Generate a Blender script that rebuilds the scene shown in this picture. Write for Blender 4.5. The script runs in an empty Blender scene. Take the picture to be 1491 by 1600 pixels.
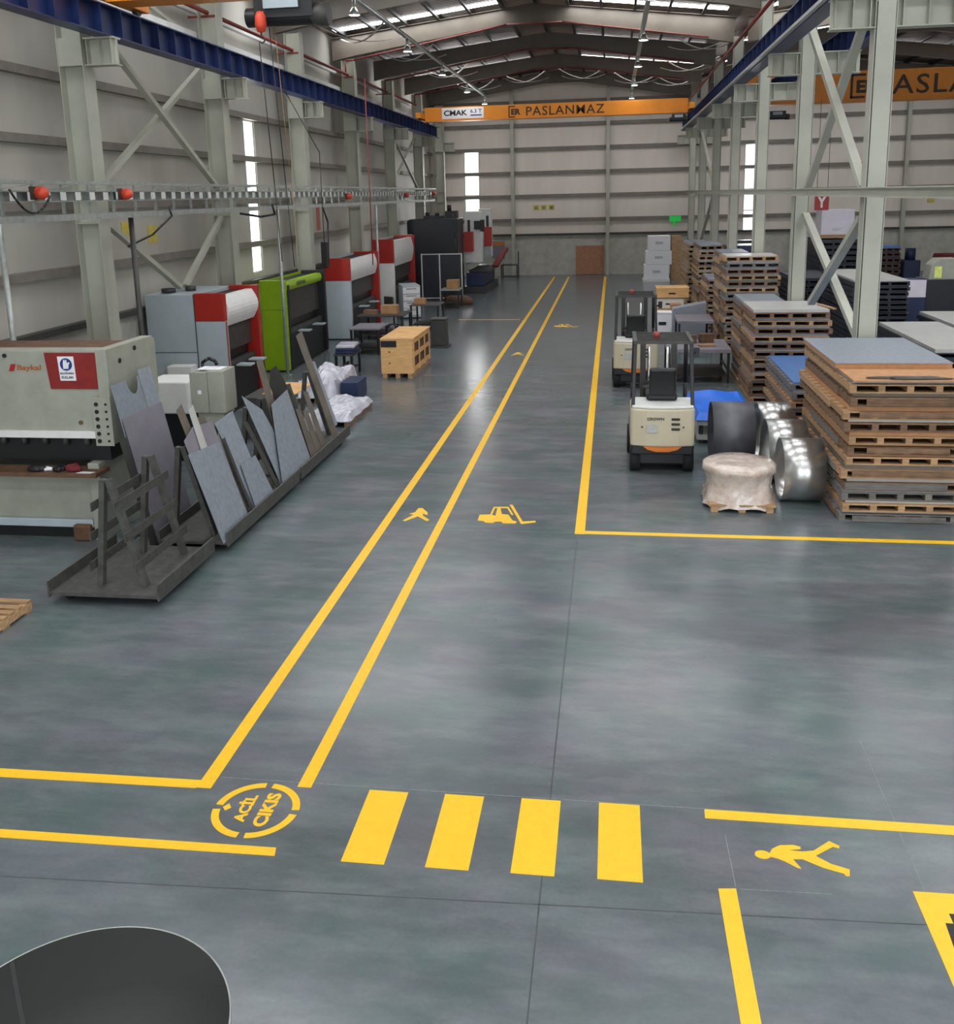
import bpy, bmesh, math, random
from mathutils import Vector, Matrix
random.seed(7)
S = bpy.context.scene
COL = S.collection
R_ = math.radians
# ---------------------------------------------------------------- camera
cam = bpy.data.cameras.new('camera')
camo = bpy.data.objects.new('camera', cam); COL.objects.link(camo)
_f, _cx, _cy, _H = 1498.0, 732.0, 626.0, 4.7
yv = Vector((958 - _cx, 300 - _cy, _f)).normalized()
xv = -Vector((-9300 - _cx, 555 - _cy, _f)); xv = (xv - xv.dot(yv) * yv).normalized()
zv = xv.cross(yv)
if zv.y > 0: zv = -zv
right = Vector((xv.x, yv.x, zv.x)); down = Vector((xv.y, yv.y, zv.y)); fwd = Vector((xv.z, yv.z, zv.z))
camo.matrix_world = Matrix(((right.x, -down.x, -fwd.x, 0), (right.y, -down.y, -fwd.y, 0), (right.z, -down.z, -fwd.z, _H), (0, 0, 0, 1)))
cam.sensor_fit = 'VERTICAL'; cam.sensor_height = 24.0; cam.lens = _f * 24.0 / 1600
cam.shift_x = (745.5 - _cx) / 1600; cam.shift_y = -(800 - _cy) / 1600
cam.clip_start = 0.05; cam.clip_end = 300
S.camera = camo
# ---------------------------------------------------------------- world, lights, exposure
S.view_settings.view_transform = 'Standard'; S.view_settings.look = 'None'
S.view_settings.gamma = 1.0; S.view_settings.use_curve_mapping = False
S.view_settings.exposure = 0.0
W = bpy.data.worlds.new('world'); S.world = W; W.use_nodes = True
bg = W.node_tree.nodes['Background']; bg.inputs[0].default_value = (0.82, 0.92, 1.0, 1); bg.inputs[1].default_value = 2.2
def area(name, loc, rot, sx, sy, power, colr):
    l = bpy.data.lights.new(name, 'AREA'); l.shape = 'RECTANGLE'; l.size = sx; l.size_y = sy
    l.energy = power; l.color = colr
    o = bpy.data.objects.new(name, l); o.location = loc; o.rotation_euler = rot; COL.objects.link(o); return o
# daylight entering through the big open gates in the wall behind the camera
area('gate_daylight', (-3.0, -9.6, 3.2), (R_(90), 0, 0), 11, 6.0, 600, (0.90, 0.96, 1.0))
area('gate_daylight', (11.5, -9.6, 3.2), (R_(90), 0, 0), 10, 6.0, 600, (0.95, 0.98, 1.0))
SKY_E = 17.0      # strength of the daylit roof panels
# ---------------------------------------------------------------- materials
MATS = {}
def mat(name, c, rough=0.5, metal=0.0, nscale=6.0, namt=0.12, bump=0.0, bscale=30.0, c2=None, coat=0.0, alpha=1.0, trans=0.0, emit=0.0, rnd=0.0, stretch=None, spec=0.5):
    if name in MATS: return MATS[name]
    m = bpy.data.materials.new(name); m.use_nodes = True; nt = m.node_tree; N = nt.nodes; L = nt.links
    b = N['Principled BSDF']
    b.inputs['Roughness'].default_value = rough; b.inputs['Metallic'].default_value = metal
    b.inputs['Specular IOR Level'].default_value = spec
    if coat: b.inputs['Coat Weight'].default_value = coat; b.inputs['Coat Roughness'].default_value = 0.15
    if alpha < 1: b.inputs['Alpha'].default_value = alpha
    if trans: b.inputs['Transmission Weight'].default_value = trans
    if emit: b.inputs['Emission Color'].default_value = (*c, 1); b.inputs['Emission Strength'].default_value = emit
    tc = N.new('ShaderNodeTexCoord'); mp = N.new('ShaderNodeMapping'); L.new(tc.outputs['Object'], mp.inputs['Vector'])
    if stretch: mp.inputs['Scale'].default_value = stretch
    nz = N.new('ShaderNodeTexNoise'); nz.inputs['Scale'].default_value = nscale; nz.inputs['Detail'].default_value = 5; nz.inputs['Roughness'].default_value = 0.62
    L.new(mp.outputs[0], nz.inputs['Vector'])
    rp = N.new('ShaderNodeValToRGB'); rp.color_ramp.elements[0].position = 0.3; rp.color_ramp.elements[1].position = 0.72
    d = c2 if c2 else tuple(x * (1 - namt * 2) for x in c)
    e = c if c2 else tuple(min(1, x * (1 + namt)) for x in c)
    rp.color_ramp.elements[0].color = (*d, 1); rp.color_ramp.elements[1].color = (*e, 1)
    L.new(nz.outputs['Fac'], rp.inputs[0])
    out = rp.outputs[0]
    if rnd:
        oi = N.new('ShaderNodeObjectInfo'); mr = N.new('ShaderNodeMapRange')
        mr.inputs['To Min'].default_value = 1 - rnd; mr.inputs['To Max'].default_value = 1 + rnd * 0.6
        L.new(oi.outputs['Random'], mr.inputs['Value'])
        hs = N.new('ShaderNodeHueSaturation'); L.new(out, hs.inputs['Color']); L.new(mr.outputs[0], hs.inputs['Value']); out = hs.outputs[0]
    L.new(out, b.inputs['Base Color'])
    if bump:
        n2 = N.new('ShaderNodeTexNoise'); n2.inputs['Scale'].default_value = bscale; n2.inputs['Detail'].default_value = 3
        L.new(mp.outputs[0], n2.inputs['Vector'])
        bp = N.new('ShaderNodeBump'); bp.inputs['Strength'].default_value = bump; bp.inputs['Distance'].default_value = 0.02
        L.new(n2.outputs['Fac'], bp.inputs['Height']); L.new(bp.outputs[0], b.inputs['Normal'])
    MATS[name] = m; return m
def srgb(r, g, b):
    f = lambda v: (v / 255 / 12.92) if v / 255 <= 0.04045 else ((v / 255 + 0.055) / 1.055) ** 2.4
    return (f(r), f(g), f(b))
# ---------------------------------------------------------------- mesh helpers
def BM(): return bmesh.new()
def box(bm, x0, x1, y0, y1, z0, z1, mtx=None):
    vs = [bm.verts.new((x, y, z)) for z in (z0, z1) for y in (y0, y1) for x in (x0, x1)]
    for f in ((0, 2, 3, 1), (4, 5, 7, 6), (0, 1, 5, 4), (2, 6, 7, 3), (0, 4, 6, 2), (1, 3, 7, 5)):
        bm.faces.new([vs[i] for i in f])
    if mtx: bmesh.ops.transform(bm, matrix=mtx, verts=vs)
    return vs
def frame_mtx(p0, p1, up=(0, 0, 1)):
    p0, p1 = Vector(p0), Vector(p1); z = (p1 - p0).normalized(); u = Vector(up)
    if abs(z.dot(u)) > 0.98: u = Vector((0, 1, 0))
    x = u.cross(z).normalized(); y = z.cross(x)
    m = Matrix((x, y, z)).transposed().to_4x4(); m.translation = p0
    return m, (p1 - p0).length
def bar(bm, p0, p1, w, h, up=(0, 0, 1)):
    m, l = frame_mtx(p0, p1, up); box(bm, -w / 2, w / 2, -h / 2, h / 2, 0, l, m)
def ibar(bm, p0, p1, w, h, t=0.012, up=(0, 0, 1)):
    m, l = frame_mtx(p0, p1, up)
    box(bm, -w / 2, w / 2, h / 2 - t, h / 2, 0, l, m); box(bm, -w / 2, w / 2, -h / 2, -h / 2 + t, 0, l, m)
    box(bm, -t / 2, t / 2, -h / 2 + t, h / 2 - t, 0, l, m)
def tube(bm, p0, p1, r, seg=12, r2=None, caps=True):
    m, l = frame_mtx(p0, p1); r2 = r if r2 is None else r2
    a = [bm.verts.new(m @ Vector((r * math.cos(2 * math.pi * i / seg), r * math.sin(2 * math.pi * i / seg), 0))) for i in range(seg)]
    b = [bm.verts.new(m @ Vector((r2 * math.cos(2 * math.pi * i / seg), r2 * math.sin(2 * math.pi * i / seg), l))) for i in range(seg)]
    for i in range(seg):
        f = bm.faces.new((a[i], a[(i + 1) % seg], b[(i + 1) % seg], b[i])); f.smooth = True
    if caps: bm.faces.new(a[::-1]); bm.faces.new(b)
def path(bm, pts, r, seg=8):
    for i in range(len(pts) - 1): tube(bm, pts[i], pts[i + 1], r, seg)
def sag(p0, p1, d, n=10):
    p0, p1 = Vector(p0), Vector(p1)
    return [p0.lerp(p1, i / n) - Vector((0, 0, d * 4 * (i / n) * (1 - i / n))) for i in range(n + 1)]
def prism(bm, pts, a, b, axis='y'):
    def P(u, v, w): return {'y': (u, w, v), 'x': (w, u, v), 'z': (u, v, w)}[axis]
    A = [bm.verts.new(P(u, v, a)) for u, v in pts]; B = [bm.verts.new(P(u, v, b)) for u, v in pts]
    n = len(pts); bm.faces.new(A); bm.faces.new(B[::-1])
    for i in range(n): bm.faces.new((A[i], B[i], B[(i + 1) % n], A[(i + 1) % n]))
def lathe(bm, prof, c, axis='z', seg=32, closed=True):
    c = Vector(c); rings = []
    for r, h in prof:
        ring = []
        for i in range(seg):
            t = 2 * math.pi * i / seg; a, b = r * math.cos(t), r * math.sin(t)
            ring.append(bm.verts.new(c + (Vector((a, b, h)) if axis == 'z' else Vector((h, a, b)))))
        rings.append(ring)
    k = len(rings)
    for j in range(k if closed else k - 1):
        p, q = rings[j], rings[(j + 1) % k]
        for i in range(seg):
            f = bm.faces.new((p[i], p[(i + 1) % seg], q[(i + 1) % seg], q[i])); f.smooth = True
def obj(name, bm, m, parent=None, bevel=0.0, base=None):
    bmesh.ops.recalc_face_normals(bm, faces=bm.faces)
    me = bpy.data.meshes.new(name); bm.to_mesh(me); bm.free()
    me.materials.append(m)
    o = bpy.data.objects.new(name, me); COL.objects.link(o)
    if parent: o.parent = parent
    if bevel:
        md = o.modifiers.new('bevel', 'BEVEL'); md.width = bevel; md.segments = 2; md.limit_method = 'ANGLE'
        md.harden_normals = False
    return o
def tag(o, label, cat, group=None):
    o['label'] = label; o['category'] = cat
    if group: o['group'] = group
    return o
def thing(name, label, cat, loc=(0, 0, 0), rz=0.0, group=None):
    o = bpy.data.objects.new(name, None); COL.objects.link(o); o.location = loc; o.rotation_euler = (0, 0, rz)
    o.empty_display_size = 0.2
    return tag(o, label, cat, group)
def struct(name, bm, m, parent=None):
    o = obj(name, bm, m, parent)
    if not parent: o['kind'] = 'structure'
    return o
def boxobj(name, m, x0, x1, y0, y1, z0, z1, parent=None, bevel=0.0):
    bm = BM(); box(bm, x0, x1, y0, y1, z0, z1); return obj(name, bm, m, parent, bevel)
def dup(root, loc, rz=0.0, label=None, group=None):
    r = root.copy(); COL.objects.link(r); r.location = loc; r.rotation_euler = (0, 0, rz)
    if label: r['label'] = label
    if group: r['group'] = group
    for ch in list(root.children):
        c = ch.copy(); COL.objects.link(c); c.parent = r
        for g in ch.children:
            d = g.copy(); COL.objects.link(d); d.parent = c
    return r
def text(name, s, m, origin, xdir, ydir, w, h, parent=None, bold=0.0, th=0.004, spacing=1.0):
    cu = bpy.data.curves.new(name, 'FONT'); cu.body = s; cu.size = 1; cu.offset = bold; cu.space_character = spacing
    cu.extrude = 0.001; cu.resolution_u = 3
    t = bpy.data.objects.new(name, cu); COL.objects.link(t)
    dg = bpy.context.evaluated_depsgraph_get(); dg.update()
    me = bpy.data.meshes.new_from_object(t.evaluated_get(dg)); bpy.data.objects.remove(t)
    xs = [v.co.x for v in me.vertices]; ys = [v.co.y for v in me.vertices]
    x0, x1, y0, y1 = min(xs), max(xs), min(ys), max(ys)
    X, Y = Vector(xdir).normalized(), Vector(ydir).normalized(); Zn = X.cross(Y); O = Vector(origin)
    for v in me.vertices:
        u = (v.co.x - x0) / (x1 - x0) * w; q = (v.co.y - y0) / (y1 - y0) * h
        v.co = O + X * u + Y * q + Zn * (th if v.co.z > 0 else 0.0)
    me.materials.clear(); me.materials.append(m); me.name = name
    o = bpy.data.objects.new(name, me); COL.objects.link(o)
    if parent: o.parent = parent
    return o
def ordi(n):
    return ['first', 'second', 'third', 'fourth', 'fifth', 'sixth', 'seventh', 'eighth', 'ninth', 'tenth', 'eleventh', 'twelfth', 'thirteenth', 'fourteenth', 'fifteenth', 'sixteenth', 'seventeenth', 'eighteenth', 'nineteenth', 'twentieth'][n - 1]

# palette
M_col = mat('pale_green_grey_paint', srgb(176, 177, 163), 0.5, nscale=1.5, namt=0.06)
M_panel = mat('white_wall_panel', srgb(226, 217, 208), 0.55, nscale=1.2, namt=0.04, stretch=(1, 1, 0.15))
M_girt = mat('grey_galvanised_rail', srgb(128, 121, 114), 0.6, nscale=3, namt=0.1)
M_conc = mat('bare_concrete', srgb(190, 189, 180), 0.8, nscale=2.0, namt=0.12, bump=0.1)
M_blue = mat('blue_crane_paint', srgb(26, 44, 92), 0.4, nscale=3, namt=0.15)
M_yel = mat('orange_crane_paint', srgb(228, 140, 28), 0.45, nscale=2, namt=0.06)
M_line = mat('yellow_floor_paint', srgb(250, 196, 24), 0.4, nscale=14, namt=0.04)
M_white = mat('white_paint', srgb(225, 225, 222), 0.5, nscale=4, namt=0.04)
M_cream = mat('cream_machine_paint', srgb(158, 160, 147), 0.45, nscale=3, namt=0.08)
M_dgrey = mat('dark_grey_steel', srgb(72, 72, 70), 0.5, 0.3, nscale=6, namt=0.15)
M_black = mat('black_plastic', srgb(26, 27, 29), 0.45, nscale=6, namt=0.1)
M_black2 = mat('black_powder_coat', srgb(24, 27, 36), 0.4, nscale=6, namt=0.1)
M_rubber = mat('rubber', srgb(22, 22, 22), 0.8, nscale=12, namt=0.2)
M_dred = mat('deep_red_panel_paint', srgb(136, 32, 28), 0.45)
M_red = mat('red_machine_paint', srgb(164, 36, 24), 0.4, nscale=4, namt=0.05)
M_lime = mat('lime_green_machine_paint', srgb(146, 182, 24), 0.4, nscale=4, namt=0.05)
M_lgrey = mat('light_blue_grey_machine_paint', srgb(172, 184, 190), 0.4, nscale=3, namt=0.04)
M_steel = mat('brushed_steel', srgb(206, 206, 204), 0.28, 0.92, nscale=3, namt=0.05)
M_sheet = mat('grey_filmed_steel_sheet', srgb(144, 152, 162), 0.42, 0.1, nscale=12, namt=0.1, rnd=0.08)
M_sheetp = mat('purple_grey_filmed_sheet', srgb(136, 132, 142), 0.42, 0.1, nscale=3, namt=0.08)
M_sheetb = mat('blue_filmed_sheet', srgb(88, 128, 186), 0.4, 0.1, nscale=3, namt=0.06)
M_sheetw = mat('white_filmed_sheet', srgb(190, 190, 186), 0.4, 0.1, nscale=3, namt=0.05)
M_brownst = mat('dull_brown_grey_sheet', srgb(118, 110, 100), 0.5, 0.3, nscale=4, namt=0.15)
M_rack = mat('worn_grey_rack_paint', srgb(84, 84, 80), 0.6, 0.2, nscale=9, namt=0.2)
M_wood = mat('pallet_wood', srgb(184, 148, 108), 0.75, nscale=4, namt=0.2, rnd=0.22, stretch=(1, 6, 6))
M_wood2 = mat('old_pallet_wood', srgb(134, 104, 80), 0.8, nscale=4, namt=0.25, rnd=0.25, stretch=(1, 6, 6))
M_woodg = mat('weathered_grey_pallet_wood', srgb(124, 120, 114), 0.85, nscale=4, namt=0.2, rnd=0.2, stretch=(1, 6, 6))
M_ply = mat('fresh_plywood', srgb(226, 178, 118), 0.65, nscale=3, namt=0.1, stretch=(1, 1, 5))
M_osb = mat('brown_fibreboard', srgb(190, 140, 96), 0.7, nscale=10, namt=0.1)
M_dkpal = mat('dark_navy_steel_skid', srgb(52, 56, 68), 0.55, 0.2, nscale=5, namt=0.2, rnd=0.15)
M_card = mat('cardboard', srgb(168, 128, 88), 0.8, nscale=5, namt=0.1)
M_redpipe = mat('red_sprinkler_pipe', srgb(128, 52, 46), 0.5, nscale=5, namt=0.1)
M_galv = mat('galvanised_steel', srgb(176, 182, 178), 0.4, 0.5, nscale=8, namt=0.12)
M_plug = mat('orange_red_plastic', srgb(214, 72, 44), 0.4, nscale=5, namt=0.05)
M_film = mat('white_plastic_film', srgb(206, 206, 218), 0.25, nscale=5, namt=0.1, bump=0.5, bscale=9, coat=0.5)
M_wrap = mat('stretch_film_over_brown_coil', srgb(222, 212, 204), 0.25, nscale=7, c2=srgb(186, 162, 144), bump=0.35, bscale=16, coat=0.8)
M_tarp = mat('bright_blue_tarpaulin', srgb(16, 108, 226), 0.4, nscale=4, namt=0.06, bump=0.2, bscale=6)
M_fkbody = mat('beige_forklift_paint', srgb(196, 186, 160), 0.35, nscale=3, namt=0.03, coat=0.3)
M_orange = mat('orange_plastic', srgb(226, 122, 34), 0.45, nscale=4, namt=0.05)
M_navy = mat('navy_blue_paint', srgb(34, 48, 84), 0.5, nscale=4, namt=0.1)
M_brown = mat('rust_brown_steel', srgb(104, 76, 54), 0.7, nscale=7, namt=0.25)
M_paper = mat('white_paper', srgb(232, 232, 236), 0.7, nscale=5, namt=0.02)
M_text = mat('dark_lettering', srgb(58, 34, 22), 0.5)
M_textb = mat('black_lettering', srgb(22, 22, 28), 0.5)
M_green = mat('green_sign_plate', srgb(30, 190, 70), 0.5, emit=0.35)
M_yelsign = mat('yellow_sign_plate', srgb(206, 192, 88), 0.5)
M_signblue = mat('blue_sign_ink', srgb(28, 52, 130), 0.5)
M_lamp = mat('lamp_glow', (1.0, 0.93, 0.84), 0.5, emit=60)
M_skyl = mat('daylit_translucent_roof_panel', (0.96, 0.98, 1.0), 0.6, emit=SKY_E, namt=0.0)
M_curt = mat('pale_lavender_box', srgb(222, 216, 228), 0.6, nscale=4, namt=0.04)
M_redtx = mat('deep_red_fabric', srgb(110, 34, 40), 0.8)
M_disc = mat('dark_laminate', srgb(36, 38, 38), 0.6, nscale=2, namt=0.06)
M_mesh = mat('smoked_mesh_sheet', srgb(66, 70, 78), 0.4, nscale=5, namt=0.1, alpha=0.55)

# floor: worn blue-grey epoxy
def floor_mat():
    m = bpy.data.materials.new('worn_green_grey_epoxy_floor'); m.use_nodes = True; nt = m.node_tree; N = nt.nodes; L = nt.links
    b = N['Principled BSDF']; g = N.new('ShaderNodeNewGeometry')
    def noise(scale, detail, vec=g.outputs['Position'], rough=0.6):
        n = N.new('ShaderNodeTexNoise'); n.inputs['Scale'].default_value = scale; n.inputs['Detail'].default_value = detail; n.inputs['Roughness'].default_value = rough
        L.new(vec, n.inputs['Vector']); return n.outputs['Fac']
    def ramp(inp, p0, c0, p1, c1):
        r = N.new('ShaderNodeValToRGB'); e = r.color_ramp.elements; e[0].position = p0; e[1].position = p1
        e[0].color = (*c0, 1); e[1].color = (*c1, 1); L.new(inp, r.inputs[0]); return r.outputs[0]
    def mix(a, bb, f, mode='MIX', fv=None):
        x = N.new('ShaderNodeMix'); x.data_type = 'RGBA'; x.blend_type = mode
        L.new(a, x.inputs[6]); L.new(bb, x.inputs[7])
        if fv is not None: x.inputs[0].default_value = fv
        else: L.new(f, x.inputs[0])
        return x.outputs[2]
    mp = N.new('ShaderNodeMapping'); mp.inputs['Scale'].default_value = (0.55, 1.5, 1); mp.inputs['Rotation'].default_value = (0, 0, 0.05); L.new(g.outputs['Position'], mp.inputs['Vector'])
    hue = ramp(noise(0.9, 3), 0.2, srgb(78, 100, 97), 0.8, srgb(108, 105, 115))
    val = ramp(noise(0.8, 4, mp.outputs[0], 0.55), 0.2, (0.74, 0.74, 0.74), 0.8, (1.2, 1.2, 1.2))
    med = ramp(noise(6, 4, mp.outputs[0], 0.6), 0.2, (0.86, 0.86, 0.86), 0.8, (1.12, 1.12, 1.12))
    c = mix(hue, val, None, 'MULTIPLY', 1.0)
    c = mix(c, med, None, 'MULTIPLY', 1.0)
    scr = ramp(noise(2.0, 5, mp.outputs[0], 0.6), 0.45, (0, 0, 0), 1.0, (0.5, 0.5, 0.5))
    pale = N.new('ShaderNodeRGB'); pale.outputs[0].default_value = (*srgb(150, 156, 156), 1)
    c = mix(c, pale.outputs[0], scr)
    fine = ramp(noise(30, 4), 0.3, (0.93, 0.93, 0.93), 0.7, (1.05, 1.05, 1.05))
    c = mix(c, fine, None, 'MULTIPLY', 1.0)
    # old tyre-scrubbed patch, right of the aisle
    vs = N.new('ShaderNodeMapping'); vs.vector_type = 'POINT'; vs.inputs['Location'].default_value = (-3.6 / 3.9, -10.45 / 1.05, 0); vs.inputs['Scale'].default_value = (1 / 3.9, 1 / 1.05, 0)
    L.new(g.outputs['Position'], vs.inputs['Vector'])
    gr = N.new('ShaderNodeVectorMath'); gr.operation = 'LENGTH'; L.new(vs.outputs[0], gr.inputs[0])
    st = ramp(gr.outputs['Value'], 0.90, (0.78, 0.78, 0.8), 1.0, (1, 1, 1))
    c = mix(c, st, None, 'MULTIPLY', 1.0)
    L.new(c, b.inputs['Base Color'])
    rr = N.new('ShaderNodeMapRange'); rr.inputs['To Min'].default_value = 0.18; rr.inputs['To Max'].default_value = 0.265
    L.new(noise(1.2, 3), rr.inputs['Value']); L.new(rr.outputs[0], b.inputs['Roughness'])
    bp = N.new('ShaderNodeBump'); bp.inputs['Strength'].default_value = 0.04; bp.inputs['Distance'].default_value = 0.02
    L.new(noise(1.6, 2), bp.inputs['Height']); L.new(bp.outputs[0], b.inputs['Normal'])
    b.inputs['Specular IOR Level'].default_value = 0.5
    return m
M_floor = floor_mat()
def deck_mat():
    m = bpy.data.materials.new('ribbed_roof_sheet'); m.use_nodes = True; nt = m.node_tree; N = nt.nodes; L = nt.links
    b = N['Principled BSDF']; b.inputs['Base Color'].default_value = (*srgb(128, 112, 104), 1); b.inputs['Metallic'].default_value = 0.55; b.inputs['Roughness'].default_value = 0.36
    g = N.new('ShaderNodeNewGeometry'); w = N.new('ShaderNodeTexWave'); w.wave_type = 'BANDS'; w.bands_direction = 'Y'
    w.inputs['Scale'].default_value = 1.2; w.inputs['Distortion'].default_value = 0.4; L.new(g.outputs['Position'], w.inputs['Vector'])
    bp = N.new('ShaderNodeBump'); bp.inputs['Strength'].default_value = 0.9; bp.inputs['Distance'].default_value = 0.05
    L.new(w.outputs['Fac'], bp.inputs['Height']); L.new(bp.outputs[0], b.inputs['Normal'])
    return m
M_deck = deck_mat()
M_raft = mat('brown_grey_rafter_paint', srgb(104, 96, 86), 0.5, nscale=2, namt=0.08)

# ================================================================= THE HALL
XL, XR, YB, YF, XM = -10.6, 19.6, 57.0, -10.0, 4.42
ZE = 10.72
def zdeck(x):
    return 11.6 - 0.115 * abs(x + 2.84) if x <= XM else 11.6 - 0.115 * abs(x - 11.7)
bm = BM(); box(bm, XL - 0.3, XR + 0.3, YF - 3, YB + 0.3, -0.3, 0.0); struct('floor', bm, M_floor)
# roof deck, two naves
bm = BM()
for a, b in ((XL - 0.3, -2.84), (-2.84, XM), (XM, 11.7), (11.7, XR + 0.3)):
    prism(bm, [(a, zdeck(a)), (b, zdeck(b)), (b, zdeck(b) + 0.15), (a, zdeck(a) + 0.15)], YF - 0.3, YB + 0.3, 'y')
struct('ceiling', bm, M_deck)
# walls with window openings: list of (u0,u1,z0,z1) holes
def wall(name, axis, pos, u0, u1, ztop, holes, th=0.12, side=1, zc=2.3, pm=None):
    """panel wall above a concrete plinth, with holes cut as separate panels"""
    us = sorted({u0, u1, *[h[0] for h in holes], *[h[1] for h in holes]})
    bm = BM(); bc = BM()
    def put(b, a0, a1, z0, z1, t):
        p0, p1 = (pos, pos + side * t) if side > 0 else (pos - t, pos)
        if axis == 'x': box(b, p0, p1, a0, a1, z0, z1)
        else: box(b, a0, a1, p0, p1, z0, z1)
    for a0, a1 in zip(us[:-1], us[1:]):
        hs = [h for h in holes if h[0] <= a0 and h[1] >= a1]
        z = zc
        for h in sorted(hs, key=lambda q: q[2]):
            if h[2] > z: put(bm, a0, a1, z, h[2], th)
            z = h[3]
        if z < ztop: put(bm, a0, a1, z, ztop, th)
        if any(h[2] < 0.1 for h in hs): continue
        put(bc, a0, a1, 0.0, zc, th)
    o = struct(name, bm, pm or M_panel)
    c = obj('concrete_plinth', bc, M_conc, o)
    return o
WL = [(27.55, 28.4, 2.6, 7.0), (39.1, 40.2, 2.6, 7.0), (7.0, 8.2, 2.6, 7.0), (50.0, 50.0, 2.6, 7.0)]
WL = [w for w in WL if w[1] > w[0]]
M_panel_dim = mat('shade_toned_wall_panel', srgb(184, 181, 172), 0.6, nscale=0.9, namt=0.06, stretch=(1, 1, 0.2))  # wall panel with the left wall's dimmer light put into its colour
wall('wall_left', 'x', XL, YF, YB, 10.75, WL, side=-1, pm=M_panel_dim)
WB = [(-8.62, -7.72, 2.35, 7.15), (7.28, 8.02, 2.3, 7.12)]
wall('wall_back', 'y', YB, XL, XR, 12.2, WB, side=1)
wall('wall_right', 'x', XR, YF, YB, 10.9, [(20, 21.2, 2.6, 7), (34, 35.2, 2.6, 7)], side=1)
wall('wall_front', 'y', YF, XL, XR, 12.2, [(-9.0, 3.0, 0.0, 6.5), (6.0, 17.0, 0.0, 6.5)], side=-1, zc=2.3)
# windows
M_glass = mat('frosted_window_sheet', srgb(235, 240, 245), 0.3, namt=0.0, emit=0.0, alpha=0.35)
M_wframe = mat('grey_window_frame', srgb(150, 150, 146), 0.5)
def window(n, axis, pos, a0, a1, z0, z1):
    bm = BM(); zs = [z0, 3.5, 4.7, 5.9, z1]
    def put(b, p, q, za, zb, t0, t1):
        if axis == 'x': box(b, pos + t0, pos + t1, p, q, za, zb)
        else: box(b, p, q, pos + t0, pos + t1, za, zb)
    w = 0.05
    put(bm, a0, a0 + w, z0, z1, -0.03, 0.03); put(bm, a1 - w, a1, z0, z1, -0.03, 0.03)
    for z in zs: put(bm, a0 + w, a1 - w, max(z0, z - w / 2), min(z1, z + w / 2), -0.03, 0.03)
    o = struct('window_%d' % n, bm, M_wframe)
    b2 = BM()
    put(b2, a0 + w, a1 - w, z0 + w, z1 - w, -0.004, 0.004)
    obj('pane', b2, M_glass, o)
window(1, 'x', XL - 0.06, *WL[0]); window(2, 'x', XL - 0.06, *WL[1]); window(3, 'y', YB + 0.06, *WB[0]); window(4, 'y', YB + 0.06, *WB[1])
# daylight at the narrow windows
for nm, loc, rot, sx, sy in (('window_daylight', (XL - 0.3, 27.97, 4.8), (0, R_(-90), 0), 4.4, 1.2), ('window_daylight', (XL - 0.3, 39.65, 4.8), (0, R_(-90), 0), 4.4, 1.2),
                             ('window_daylight', (-8.17, YB + 0.35, 4.75), (R_(-90), 0, 0), 0.9, 4.8), ('window_daylight', (7.65, YB + 0.35, 4.7), (R_(-90), 0, 0), 0.74, 4.8)):
    area(nm, loc, rot, sx, sy, 420, (1.0, 0.99, 0.97))
# girts (horizontal wall rails) and gable posts
tn = 0
def trim(bm, m):
    global tn; tn += 1; return struct('trim_%d' % tn, bm, m)
for z in (3.45, 4.7, 5.9, 7.1, 8.4):
    bm = BM(); box(bm, XL + 0.005, XL + 0.16, YF + 0.1, YB - 0.2, z - 0.08, z - 0.06); box(bm, XL + 0.005, XL + 0.16, YF + 0.1, YB - 0.2, z + 0.06, z + 0.08); box(bm, XL + 0.14, XL + 0.16, YF + 0.1, YB - 0.2, z - 0.06, z + 0.06); trim(bm, M_girt)
bm = BM(); box(bm, XL + 0.005, XL + 0.2, YF + 0.1, YB - 0.2, 2.3, 2.42); trim(bm, M_dgrey)
bm = BM(); box(bm, XL + 0.17, XL + 0.42, YF + 0.1, YB - 0.2, 8.62, 8.8); trim(bm, M_white)
bm = BM(); box(bm, XL + 0.17, XL + 0.3, YF + 0.1, YB - 0.2, 9.3, 9.4); trim(bm, M_white)
for z in (3.2, 4.57, 5.89, 7.23, 8.55, 9.8):
    bm = BM(); box(bm, XL + 0.3, XR - 0.1, YB - 0.17, YB - 0.005, z - 0.1, z - 0.07); box(bm, XL + 0.3, XR - 0.1, YB - 0.17, YB - 0.005, z + 0.07, z + 0.1); box(bm, XL + 0.3, XR - 0.1, YB - 0.17, YB - 0.15, z - 0.07, z + 0.07); trim(bm, M_girt)
bm = BM(); box(bm, XL + 0.3, XR - 0.1, YB - 0.14, YB - 0.005, 2.3, 2.42); trim(bm, M_dgrey)
for x in (-5.75, -0.29, 15.8, 10.2):
    bm = BM(); ibar(bm, (x, YB - 0.3, 0), (x, YB - 0.3, zdeck(x) - 0.25), 0.2, 0.22, 0.015, up=(0, 1, 0)); box(bm, x - 0.1, x + 0.1, YB - 0.415, YB - 0.41, 0, zdeck(x) - 0.3); trim(bm, M_col)
for z in (3.45, 4.7, 5.9, 7.1, 8.4):
    bm = BM(); box(bm, XR - 0.16, XR - 0.005, YF + 0.1, YB - 0.2, z - 0.08, z + 0.08); trim(bm, M_girt)
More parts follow.
